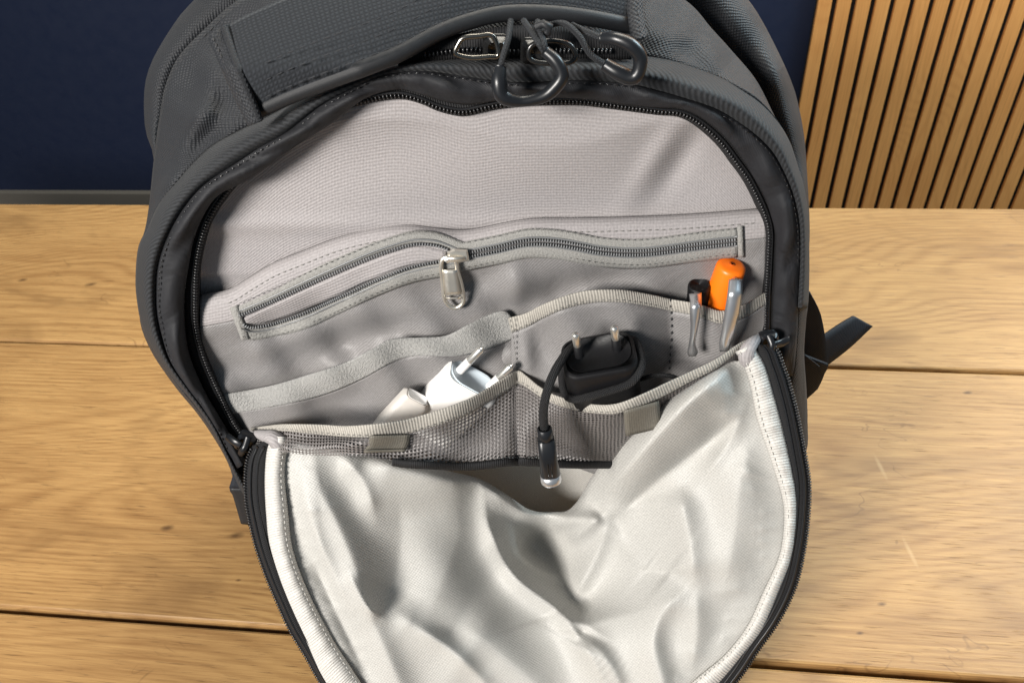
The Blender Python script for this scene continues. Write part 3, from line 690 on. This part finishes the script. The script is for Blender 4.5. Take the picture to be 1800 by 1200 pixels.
# ------------------------------------------------------------------ opened front flap
fa, fb_, = on(470, 775, .030), on(1335, 612, .030)
D_ = ray(930, 1200); fd = CP + D_*(.205/D_.y)
PFN = (fb_-fa).cross(fd-fa).normalized()
if PFN.dot(CP-fa) < 0: PFN = -PFN
def fl_t(u, v):
    D = ray(u, v); return (fa-CP).dot(PFN)/D.dot(PFN)
RIDGES = [  # (polyline, height, width on its left, width on its right) in millimetres / photo pixels
    ([(548, 770), (560, 850), (592, 920), (625, 1000), (655, 1090), (700, 1195), (740, 1290)], 6.5, 34, 46),
    ([(522, 810), (532, 870), (552, 930), (590, 1020), (625, 1090)], 5, 18, 20),
    ([(640, 800), (720, 830), (800, 850), (846, 846)], 5, 40, 50),
    ([(800, 870), (805, 940), (775, 1030), (740, 1100)], 4, 56, 66),
    ([(846, 850), (862, 930), (905, 1010), (985, 1075), (1030, 1140), (1080, 1230)], 13, 60, 22),
    ([(840, 842), (880, 870), (929, 899), (1000, 908), (1058, 908)], 12, 34, 30),
    ([(1075, 905), (1050, 970), (1022, 1025), (1005, 1060)], 8, 20, 46),
    ([(1062, 905), (1030, 930), (1000, 952)], 6, 14, 16),
    ([(1310, 640), (1230, 690), (1150, 770), (1080, 850), (1040, 890)], 15, 60, 38),
    ([(1190, 850), (1205, 920), (1218, 1000), (1210, 1032)], 7, 26, 60),
    ([(1212, 1030), (1165, 1075), (1150, 1130), (1165, 1195), (1180, 1260)], 7, 24, 50),
    ([(1225, 1030), (1225, 1110), (1215, 1190)], 4, 24, 34),
    ([(1330, 760), (1300, 850), (1290, 950), (1270, 1050)], 5, 50, 50),
    ([(800, 1090), (860, 1130), (930, 1190), (980, 1240)], 5, 60, 60),
    ([(680, 1060), (760, 1120), (850, 1190)], 4, 40, 44),
]
VALLEYS = [
    ([(700, 860), (705, 950), (690, 1030), (672, 1085)], 4.5, 56, 48),
    ([(900, 920), (955, 985), (1005, 1050), (1022, 1105)], 18, 66, 52),
    ([(1012, 1135), (1030, 1100)], 5, 30, 30),
    ([(1083, 908), (1175, 828), (1300, 735)], 9, 16, 46),
    ([(540, 960), (580, 1050), (625, 1150), (660, 1230)], 6, 22, 24),
    ([(1140, 980), (1180, 1010)], 3, 44, 40),
]
RIDGES += [([(1062, 908), (1020, 915), (960, 925)], 3, 12, 12), ([(1068, 915), (1100, 960), (1135, 1000)], 1.6, 12, 14), ([(1075, 900), (1120, 890), (1170, 880)], 1.4, 12, 12),
           ([(672, 1085), (640, 1060), (610, 1000)], 3, 12, 12), ([(1210, 1032), (1260, 1040), (1320, 1030)], 1.4, 16, 14), ([(600, 800), (640, 850), (660, 910)], 3, 16, 16),
           ([(1012, 1120), (1060, 1150), (1100, 1220)], 3, 14, 14), ([(1330, 660), (1290, 760), (1230, 850)], 3, 18, 16), ([(720, 1100), (790, 1140), (880, 1230)], 3, 18, 14)]
LI0 = [(508, 768), (503, 800), (500, 840), (505, 900), (512, 960), (534, 1025), (566, 1090), (604, 1155), (668, 1240), (780, 1320)]
RI0 = [(1293, 618), (1302, 630), (1311, 650), (1321, 682), (1332, 738), (1358, 815), (1376, 875), (1379, 915), (1371, 975), (1340, 1045), (1314, 1100), (1275, 1150), (1225, 1192), (1150, 1260), (1060, 1320)]
_rs = random.Random(3)
for C_, sg_ in ((catmull(LI0, 26), 1), (catmull(RI0, 30), -1)):   # puckers pulled in by the binding seam
    for k_ in range(1, len(C_)-1):
        x_, y_ = C_[k_]; l_ = _rs.uniform(25, 70); a_ = _rs.uniform(-.5, .5)
        RIDGES.append(([(x_-sg_*4, y_), (x_+sg_*l_*.5, y_+l_*.5*math.sin(a_)), (x_+sg_*l_, y_+l_*math.sin(a_))], _rs.uniform(.4, 1.1), 7, 7))
def seglist(L, sg):
    out = []
    for P, h, wl, wr in L:
        C = catmull(P, 150); T = np.gradient(C, axis=0); T /= np.linalg.norm(T, axis=1)[:, None]
        out.append((C, T, sg*h*.0020, wl, wr))
    return out
SEGS = seglist(RIDGES, 1)+seglist(VALLEYS, -1)
def folds(U, V):
    H = np.zeros_like(U)
    for C, T, h, wl, wr in SEGS:
        m = (U > C[:, 0].min()-170) & (U < C[:, 0].max()+170) & (V > C[:, 1].min()-170) & (V < C[:, 1].max()+170)
        u, v = U[m], V[m]
        dx = u[:, None]-C[:, 0]; dy = v[:, None]-C[:, 1]; d2 = dx*dx+dy*dy; k = np.argmin(d2, -1); r = np.arange(len(u))
        dd = np.sqrt(d2[r, k])+1e-6; t = T[k]
        side = (t[:, 0]*dy[r, k] - t[:, 1]*dx[r, k])/dd          # +1: right of travel on the picture (y down)
        wdt = wl+(wr-wl)*(.5+.5*side); f = k/149.0
        fade = np.clip(np.minimum(f, 1-f)*4, 0, 1); fade = .25+.75*fade*fade*(3-2*fade)
        H[m] += h*np.exp(-(np.sqrt(dd*dd+4)/wdt)**1.45)*fade
    return H
def blur(H, n):
    for _ in range(n):
        P = np.pad(H, 1, mode='edge'); H = (P[:-2, 1:-1]+P[2:, 1:-1]+P[1:-1, :-2]+P[1:-1, 2:]+2*P[1:-1, 1:-1])/6
    return H
def flap_depth(U, V):                            # metres nearer the viewer
    H = folds(U, V)
    H -= .056*np.exp(-((U-965)/150)**2-((V-900)/140)**2)
    H -= .040*np.exp(-((U-960)/230)**2-((V-980)/260)**2)
    li = np.array(LI0); ri = np.array(RI0)           # the cloth lies flat where the binding holds it
    dl = U-np.interp(V, li[:, 1], li[:, 0]); dr = np.interp(V, ri[:, 1], ri[:, 0])-U
    k = np.clip(np.minimum(dl, dr)/55.0, 0, 1); H *= .2+.8*k*k*(3-2*k)
    H += .0012*np.sin(U*.021+V*.013)+.0008*np.sin(U*.05-V*.037)
    return H
ftop = crv([(476, 800), (490, 776), (512, 778), (560, 784), (640, 797), (720, 815), (800, 830), (846, 842), (890, 868), (929, 894), (975, 899), (1003, 893), (1015, 880), (1037, 842), (1071, 800), (1110, 762), (1158, 717), (1210, 680), (1260, 650), (1295, 634), (1312, 640), (1330, 690), (1350, 745), (1372, 810), (1388, 880), (1391, 910)])
fbot = crv([(476, 860), (490, 960), (515, 1020), (545, 1080), (580, 1150), (620, 1220), (680, 1290), (800, 1345), (950, 1360), (1080, 1330), (1180, 1260), (1240, 1190), (1290, 1150), (1325, 1105), (1350, 1060), (1375, 1000), (1391, 930)])
NU, NV = 420, 180
Uc = np.linspace(477, 1391, NU); TB = np.array([(ftop(u), fbot(u)) for u in Uc]); SS = np.linspace(0, 1, NV)
Ug = np.repeat(Uc[:, None], NV, 1); Vg = TB[:, :1]+(TB[:, 1:]-TB[:, :1])*SS[None, :]
Hg = blur(flap_depth(Ug, Vg), 2)
Hg -= .010*np.exp(-(Vg-TB[:, :1])/9.0)*(np.clip((Ug-540)/80, 0, 1)*np.clip((1300-Ug)/60, 0, 1))   # the top edge rolls away
def flap_pt(u, v, h):
    D = ray(u, v); return CP + D*(fl_t(u, v)-h/D.length)
G = []
for i in range(NU):
    row = [flap_pt(Uc[i], Vg[i, 0]+12, Hg[i, 0]-.020), flap_pt(Uc[i], Vg[i, 0]+4, Hg[i, 0]-.008)]
    row += [flap_pt(Ug[i, j], Vg[i, j], Hg[i, j]) for j in range(NV)]
    G.append(row)
_ax = (fb_-fa).normalized(); _ay = PFN.cross(_ax)
_uv = []
for i in range(NU):
    for j in range(NV+2):
        q_ = CP + ray(Uc[i], Vg[i, max(0, j-2)])*fl_t(Uc[i], Vg[i, max(0, j-2)]) - fa; _uv.append((q_.dot(_ax), q_.dot(_ay)))
flap = mk('flap_lining', [p for row in G for p in row], gridfaces(NU, NV+2), FLAPM, pack, _uv)
# the deep part at the hinge, behind the folds
G = [[on(u, v, -.034) for v in np.linspace(803+.0*u, 912, 16)] for u in np.linspace(560, 1160, 50)]
sheet('flap_hinge', G, FLAPM, flap, .0008)
G = []
for i in range(0, NU, 6):
    G.append([flap_pt(Ug[i, j], Vg[i, j], min(Hg[i, j], 0)-.010) for j in range(20, NV, 6)])
sheet('flap_shell', G, SHELL, flap, .001)
def flap_ribbon(name, A, B, n, m, h, bul, mat_, parent, solid=.001, wv=0.0):
    a, b_ = catmull(A, n), catmull(B, n); G = []
    for i in range(n):
        row = []
        for j in range(m):
            s = j/(m-1); u, v = a[i]+(b_[i]-a[i])*s
            row.append(flap_pt(u, v, h+bul*math.sin(math.pi*s)**.7+wv*math.sin(i*.9+hsh(i, 3)*2)*math.sin(math.pi*s)))
        G.append(row)
    return sheet(name, G, mat_, parent, solid)
LO = [(480, 766), (470, 790), (466, 840), (468, 900), (475, 960), (500, 1040), (540, 1130), (572, 1200), (640, 1290), (760, 1360)]
LI = [(508, 768), (503, 800), (500, 840), (505, 900), (512, 960), (534, 1025), (566, 1090), (604, 1155), (668, 1240), (780, 1320)]
LZ = [(444, 784), (434, 810), (431, 849), (434, 892), (449, 957), (468, 1012), (487, 1057), (510, 1107), (540, 1157), (566, 1203), (630, 1300), (750, 1385)]
RO = [(1322, 606), (1334, 622), (1346, 645), (1357, 681), (1372, 735), (1392, 825), (1400, 879), (1398, 933), (1390, 983), (1371, 1033), (1342, 1100), (1308, 1146), (1267, 1196), (1190, 1280), (1080, 1350)]
RI = [(1293, 618), (1302, 630), (1311, 650), (1321, 682), (1332, 738), (1358, 815), (1376, 875), (1379, 915), (1371, 975), (1340, 1045), (1314, 1100), (1275, 1150), (1225, 1192), (1150, 1260), (1060, 1320)]
RZ = [(1358, 606), (1368, 618), (1376, 640), (1386, 668), (1401, 725), (1417, 808), (1423, 854), (1421, 908), (1415, 958), (1400, 1025), (1371, 1087), (1333, 1142), (1296, 1196), (1210, 1300), (1090, 1380)]
flap_ribbon('flap_binding', LO, LI, 150, 12, .001, .0075, FLAPB, flap, wv=.0004)
flap_ribbon('flap_binding', RO, RI, 170, 12, .001, .0060, FLAPB, flap, wv=.0005)
for inner, off in ((LI, -6), (RI, 6)):
    stitches('binding_stitching', [flap_pt(u+off, v, .0070) for u, v in catmull(inner, 140)], .0022, .0012, .00028, FLAPB, flap)
z1 = flap_ribbon('flap_zip_tape', LZ, [(x+6, y) for x, y in LO], 150, 6, .000, .003, BLACKTAPE, flap)
z2 = flap_ribbon('flap_zip_tape', RZ, [(x-6, y) for x, y in RO], 170, 6, .000, .003, BLACKTAPE, flap)
for Zc, pr, sg in ((LZ, z1, 1), (RZ, z2, -1)):
    teeth('zip_teeth', [flap_pt(u, v, .0012) for u, v in catmull(Zc, 200)], .00165, .00055, .0013, .0009, TEETH, pr)
    tube('zip_cord', [flap_pt(u+sg*9, v, .0032) for u, v in catmull(Zc, 150)], .0008, TEETH, pr, 6)
    tube('zip_cord', [flap_pt(u+sg*20, v, .0036) for u, v in catmull(Zc, 150)], .0006, TEETH, pr, 6)
# flap ends tuck round at the sliders; darker lining colour stands for their shade
def tuck(P, rad): return tube('flap_corner', catmull([tuple(p) for p in P], 24), list(np.interp(np.linspace(0, 3, 24), range(4), rad)), LINING, flap, 14)
tuck([on(450, 762, .022), on(468, 766, .028), on(486, 772, .034), on(490, 795, .031)], [.002, .0034, .0044, .0030])
tuck([on(1335, 592, .024), on(1322, 604, .030), on(1312, 622, .034), on(1320, 645, .030)], [.002, .0034, .0044, .0030])
# main sliders
def slider(cx, cy, ang, d):
    c = on(cx, cy, d); X = (on(cx+30, cy, d)-c).normalized(); Yv = FN.cross(X).normalized()
    x = X*math.cos(ang)+Yv*math.sin(ang); y = FN.cross(x)
    s = loft('zip_slider', [rrect(c+FN*h, x, y, w_, l_, r_, 4) for h, w_, l_, r_ in ((-.003, .009, .010, .002), (.0, .010, .011, .002), (.002, .0095, .0105, .002), (.003, .007, .008, .0015))], RUBBER, pack)
    tube('bridge', [c+y*.004+FN*.002, c+y*.003+FN*.006, c-y*.003+FN*.006, c-y*.004+FN*.002], .0018, RUBBER, s, 8)
    o = -x if cx < 900 else x
    tube('pull_tab', [c+o*.002+FN*.004, c+o*.006+FN*.003, c+o*.010+FN*.001], [.0022, .0026, .0024], RUBBER, s, 8, flat=.5)
slider(432, 776, -.5, .026); slider(1350, 600, .2, .026)

# ------------------------------------------------------------------ grab handle and zip pulls at the top
HL = [(444, 196), (507, 167), (587, 136), (640, 117), (699, 93), (764, 58), (815, 38), (879, 22), (943, 20), (1007, 25), (1058, 33), (1106, 43)]
HU = [(398, 52), (440, 30), (500, 4), (560, -18), (640, -45), (720, -70), (800, -88), (880, -98), (950, -98), (1020, -90), (1080, -75), (1120, -60)]
def d_h(u, v):
    s = min(max((u-395)/715, 0), 1); return .012+.020*math.sin(math.pi*s)**.6 - .00022*max(0, 120-v)*1.0
han = px_ribbon('grab_handle', HU, HL, 120, 24, d_h, HANDLE, pack, .003, bul=.004)
tube('handle_piping', [on(u, v+2, d_h(u, v)-.001) for u, v in catmull(HL, 120)], .0036, PIPING, han, 12)
for off in (-14, -44, -74):
    stitches('handle_stitching', [on(u, v+off, d_h(u, v)+.0051) for u, v in catmull(HL, 120)][4:-4], .004, .0014, .0003, SHELL, han)
an = px_ribbon('handle_anchor', [(366, 66), (390, 120), (415, 175), (438, 222)], [(396, 46), (415, 98), (436, 150), (460, 213)], 40, 8, lambda u, v: d_h(u, v)+.0042, SHELL, pack, .0012, bul=.002)
tube('anchor_edge', [on(u, v, d_h(u, v)+.0058) for u, v in catmull([(394, 48), (411, 98), (432, 150), (457, 212)], 40)], .0016, SHELL, an, 8)
stitches('anchor_stitching', [on(u, v, d_h(u, v)+.0066) for u, v in catmull([(374, 66), (398, 120), (423, 175), (447, 220)], 50)], .002, .0008, .0005, THREADD, an)
an2 = px_ribbon('handle_anchor', [(1100, -60), (1102, 0), (1106, 40), (1112, 74)], [(1126, -60), (1128, 0), (1130, 30), (1136, 66)], 40, 8, lambda u, v: d_h(1100, v)+.0042, SHELL, pack, .0012, bul=.002)
stitches('anchor_stitching', [on(u, v, d_h(1100, v)+.0068) for u, v in catmull([(1119, -40), (1121, 10), (1126, 60)], 40)], .002, .0008, .0005, THREADD, an2)
# main compartment zip under the handle
mz = px_ribbon('main_zip_tape', [(700, 96), (800, 62), (900, 46), (1000, 48), (1110, 66)], [(700, 120), (800, 106), (900, 108), (1000, 108), (1110, 104)], 60, 6, lambda u, v: .010, BLACKTAPE, pack, bul=.002)
teeth('zip_teeth', [on(u, v, .0135) for u, v in catmull([(740, 98), (820, 88), (905, 92), (1000, 90), (1080, 90)], 80)], .0017, .0006, .0015, .001, TEETH, mz)
for cx, cy, rg in ((872, 84, [(866, 64), (840, 64), (815, 67), (805, 79), (800, 94), (815, 100), (833, 102), (858, 100), (876, 97)]),
                   (938, 90, [(930, 87), (940, 77), (966, 72), (990, 75), (1004, 82), (1012, 100), (1002, 110), (975, 112), (945, 110), (930, 102)])):
    c = on(cx, cy, .018); X = (on(cx+20, cy, .018)-c).normalized(); Yv = FN.cross(X).normalized()
    s = loft('main_zip_slider', [rrect(c+FN*h, X, Yv, w_, l_, .002, 4) for h, w_, l_ in ((-.004, .010, .009), (0, .011, .010), (.003, .010, .009), (.004, .007, .006))], GUN, pack)
    tube('slider_ring', [on(u, v, .024) for u, v in catmull(rg, 50, True)[:-1]], .0011, plain('polished_wire', (.20, .19, .17), .25, 1.0) if cx < 900 else GUN, s, 8, True)
def zip_pull(grip, grads, cords):
    g = tube('zip_pull_grip', [on(u, v, d) for u, v, d in catmull(grip, 60)], list(np.interp(np.linspace(0, 1, 60), np.linspace(0, 1, len(grads)), grads)), RUBBER, pack, 14)
    for c in cords: tube('pull_cord', [on(u, v, d) for u, v, d in catmull(c, 30)], .00125, fabric('cord_braid', (.024, .026, .029), .7, 'weave', .0012, .0012, .8, .0004, .4), g, 8)
zip_pull([(879, 118, .033), (877, 143, .036), (884, 170, .037), (917, 178, .037), (955, 170, .037), (978, 151, .037), (988, 132, .037), (977, 108, .036), (957, 90, .034)],
         [.0026, .0032, .0030, .0022, .0024, .0028, .0028, .0027, .0023],
         [[(898, 36, .022), (893, 70, .030), (884, 100, .033), (879, 122, .033)], [(920, 36, .022), (934, 56, .029), (947, 76, .034), (958, 94, .034)], [(945, 38, .022), (950, 58, .03), (956, 75, .034), (958, 94, .034)]])
zip_pull([(1058, 68, .032), (1083, 69, .036), (1108, 80, .038), (1125, 102, .038), (1121, 130, .038), (1106, 136, .037), (1083, 126, .036), (1062, 113, .034)],
         [.0023, .0027, .0029, .0029, .0028, .0032, .0031, .0026],
         [[(966, 44, .022), (992, 42, .027), (1018, 64, .031), (1037, 95, .033), (1062, 113, .034)], [(1005, 44, .022), (1030, 56, .028), (1060, 68, .032)]])
tube('cord_knot', [on(945, 46, .028), on(955, 42, .031), on(966, 47, .031), on(963, 58, .030), on(952, 60, .029)], .0016, PIPING, mz, 8)

# ------------------------------------------------------------------ side straps
def strap3(name, L_, R_, d0, d1, n=24, par=pack, solid=.0016, m_=None):
    a, b_ = catmull(L_, n), catmull(R_, n); G = []
    for i in range(n):
        d = d0+(d1-d0)*i/(n-1)
        G.append([on(*(a[i]+(b_[i]-a[i])*s), d) for s in (0, .25, .5, .75, 1)])
    return sheet(name, G, m_ or STRAP, par, solid)
st = strap3('side_strap', [(1416, 508), (1408, 560), (1401, 619), (1405, 660), (1414, 700)], [(1424, 514), (1440, 545), (1449, 586), (1455, 640), (1440, 664)], -.020, -.035)
strap3('strap_fold', [(1401, 619), (1408, 660), (1418, 699)], [(1455, 640), (1445, 665), (1436, 682)], -.016, -.028, par=st)
strap3('strap_tail', [(1446, 590), (1475, 570), (1499, 555)], [(1452, 642), (1492, 611), (1533, 573)], -.045, -.060, par=st)
tube('strap_hem', [on(u, v, -.0145) for u, v in ((1403, 619), (1412, 622), (1430, 636), (1440, 644))], .0004, THREADD, st, 6)
st2 = strap3('side_strap', [(380, 758), (392, 788), (414, 822), (404, 856), (410, 870), (424, 918)], [(396, 764), (408, 790), (440, 822), (440, 860), (440, 880), (444, 922)], .006, .008, m_=PIPING)
strap3('strap_fold', [(414, 820), (403, 856)], [(436, 824), (436, 858)], .010, .012, n=8, par=st2)
strap3('strap_tail', [(404, 857), (413, 875), (421, 900), (426, 919)], [(432, 857), (436, 880), (440, 900), (440, 920)], .012, .009, n=14, par=st2, m_=PIPING)
adopt(pack)

# ================================================================== things in the pockets
# white plug charger
def charger(name, label, b1, b2, tip, wd, hg, L, body, face, insul, pinr=.0020, d=.034, plen=.019, rr_=.42):
    p1, p2 = on(*b1, d), on(*b2, d+.001)
    p2 = p1+(p2-p1).normalized()*.0186
    t1_ = along(p1, *tip, plen, True); ax = (t1_-p1).normalized()
    x = (p2-p1); x = (x-ax*x.dot(ax)).normalized(); y = ax.cross(x)
    c = (p1+p2)/2
    root = empty(name, c-ax*L, label, 'charger')
    secs = [(-L, -.003), (-L+.002, 0), (-.0035, 0), (-.0012, -.0006), (-.0004, -.002)]
    o = loft('body', [rrect(c+ax*z, x, y, wd+2*i, hg+2*i, hg*rr_+i, 7) for z, i in secs], body, root)
    loft('plug_face', [rrect(c+ax*z, x, y, wd-.005, hg-.005, hg*.36, 7) for z in (-.001, .0004)], face, root)
    for p in (p1, p1+x*.0186):
        pn = tube('pin', [p+ax*z for z in (-.001, plen*.5, plen*.52, plen-.002, plen-.0006, plen)], [pinr*.98, pinr*.98, pinr, pinr, pinr*.7, pinr*.2], PINM, root, 14)
        tube('pin_sleeve', [p+ax*z for z in (-.0005, .0003, plen*.5, plen*.51)], [pinr*1.25, pinr*1.18, pinr*1.12, pinr*.9], insul, pn, 14)
    adopt(root); return root, c, ax, x, y
wc = charger('white_charger', 'white two-pin plug charger with its pins up in the left mesh pocket', (803, 657), (857, 674), (848, 611), .032, .021, .046, WHITEP, COOLLITP, WHITEP, d=.019, plen=.0232, rr_=.30)
bc = charger('black_charger', 'black two-pin plug charger wrapped by a cable in the middle mesh pocket', (1019, 627), (1084, 613), (1011, 585), .037, .025, .042, BLACKP, BLACKP, BLACKP, d=.036, rr_=.30)
# second white plug behind the first
_, c, ax, x, y = wc
wa = empty('white_adapter', c-ax*.05-x*.02, 'off-white flat adapter tucked behind the white charger in the left mesh pocket', 'adapter')
o_ = on(741, 690, .026); c2 = o_-ax*.004
loft('body', [rrect(c2+ax*z, x, y, .016+2*i, .010+2*i, .003+i*.5, 6) for z, i in ((-.04, -.001), (-.038, 0), (-.002, 0), (0, -.0016))], OFFW, wa)
loft('plug_face', [rrect(c2+ax*z, x, y, .011, .006, .002, 5) for z in (-.0005, .0004)], WHITEP, wa)
adopt(wa)
# cable
cable = empty('charging_cable', on(955, 740, .05), 'black braided cable round the black charger, silver tip hanging over the mesh pocket', 'cable')
_, c, ax, x, y = bc
if y.dot(FN) < 0: y = -y
w1 = []
for k in range(17):                              # the turn round the charger
    a = -math.pi*.95 + k/16*math.pi*2.15
    ca, sa = math.cos(a), math.sin(a)
    px_ = x*(.0205*math.copysign(abs(ca)**.55, ca)) + y*(-.0145*math.copysign(abs(sa)**.7, sa))
    w1.append(c + px_ + ax*(-.0135 + .0075*ca))
pts = [on(u, v, d) for u, v, d in ((1012, 606, .026), (1000, 616, .034), (985, 636, .042), (970, 664, .050), (959, 698, .055), (955, 728, .056), (957, 756, .056))]
b = MB(); b.tube(catmull([tuple(p) for p in w1], 70), .0021, 10); b.tube(catmull([tuple(p) for p in pts], 60), .0022, 10)
ex = [on(u, v, d) for u, v, d in ((1120, 668, .03), (1150, 660, .036), (1180, 661, .036), (1195, 668, .032))]
b.tube(catmull([tuple(p) for p in ex], 16), .0012, 8)
b.build('cord', BRAID, cable)
cA, cB = on(957, 752, .056), on(969, 846, .058); T = (cB-cA); T_ = T.normalized()
X = T_.cross(FN).normalized(); N = X.cross(T_)
def osec(s, wd, hg, r=.45): return rrect(cA+T*s, X, N, wd, hg, min(wd, hg)*r, 5)
loft('strain_relief', [osec(0, .0062, .0062), osec(.01, .0073, .0070), osec(.19, .0076, .0073), osec(.2, .0068, .0068)], RUBBER, cable)
loft('connector_body', [osec(.19, .0073, .0068), osec(.2, .0084, .0076, .3), osec(.50, .0089, .0078, .3), osec(.84, .0100, .0086, .35), osec(.86, .0089, .0081, .4)], RUBBER, cable)
g = MB(); 
for s_ in (-.0009, .0009): g.tube([cA+T*z+N*.0042+X*s_ for z in (.56, .7, .8)], .0003, 6)
g.build('indicator_bar', GUN, cable)
tp = loft('silver_tip', [osec(.85, .0089, .0084, .48), osec(.86, .0105, .0097, .48), osec(.97, .0108, .0100, .48), osec(1.0, .0100, .0092, .48)], CHROME, cable)
loft('tip_insert', [osec(.99, .0078, .0070, .48), osec(1.004, .0076, .0068, .48), osec(1.012, .0040, .0038, .48)], NICKEL, cable)
adopt(cable)
# pens
def pen(name, label, top, low, d0, d1, r, body, clipL, clipR, clipd, capd=None):
    a, b_ = on(*top, d0), on(*low, d1); ax = (a-b_).normalized(); L = .06
    root = empty(name, a-ax*L, label, 'pen')
    Xp = ax.cross(FN).normalized(); Np = Xp.cross(ax)
    prof = [(-L, r*.5), (-L+.01, r*.85), (-.03, r), (-.0012, r), (-.0004, r*.96), (0, r*.86)] if not capd else [(-L, r*.5), (-L+.01, r*.85), (-.03, r), (-.0026, r), (-.0013, r*.95), (-.0005, r*.84), (-.0001, r*.66), (0, r*.2)]
    secs = [[a+ax*z+(Xp*math.cos(q)+Np*math.sin(q))*rr for q in np.linspace(0, 2*math.pi, 25)[:-1]] for z, rr in prof]
    loft('barrel', secs, body, root)
    if capd: loft('cap_dot', [[a+ax*z+(Xp*math.cos(q)+Np*math.sin(q))*rr for q in np.linspace(0, 2*math.pi, 17)[:-1]] for z, rr in ((-.0005, r*.24), (.0001, r*.22), (.0002, r*.1))], capd, root)
    n = 30; l_, r_ = catmull(clipL, n), catmull(clipR, n); G = []
    for i in range(n):
        s = i/(n-1); row = []
        for j in range(7):
            k = j/6; u, v = l_[i]+(r_[i]-l_[i])*k; row.append(on(u, v, clipd(s)+.0016*math.sin(math.pi*k)))
        G.append(row)
    cl = sheet('clip', G, CHROME, root, .0009)
    m0 = on(*((l_[1]+r_[1])/2), clipd(0)); tube('clip_root', [m0, m0.lerp(a-ax*.006, .6), a-ax*.007], .0022, CHROME, root, 8, flat=.7)
    adopt(root); return root
pen('pen', 'black pen with a silver clip, left of the orange pen in the grey pocket', (1229, 500), (1224, 560), .0125, .0085, .0056, BLACKP,
    [(1212, 517), (1214, 535), (1214, 555), (1215, 580), (1212, 605), (1209, 618), (1212, 625)], [(1232, 515), (1232, 535), (1230, 555), (1225, 580), (1221, 603), (1226, 617), (1222, 625)], lambda s: .0205+.006*min(1, s*5)+.0015*math.sin(s*3))
pen('pen', 'bright orange pen with a chrome clip at the right end of the grey pocket', (1287, 464), (1258, 540), .015, .0095, .0074, ORANGE,
    [(1282, 491), (1279, 520), (1274, 550), (1269, 580), (1265, 602), (1266, 617)], [(1305, 491), (1303, 520), (1299, 550), (1292, 580), (1284, 602), (1280, 617)], lambda s: .0235+.005*min(1, s*5)+.002*math.sin(s*3), plain('orange_mark', (.55, .09, .003), .5))
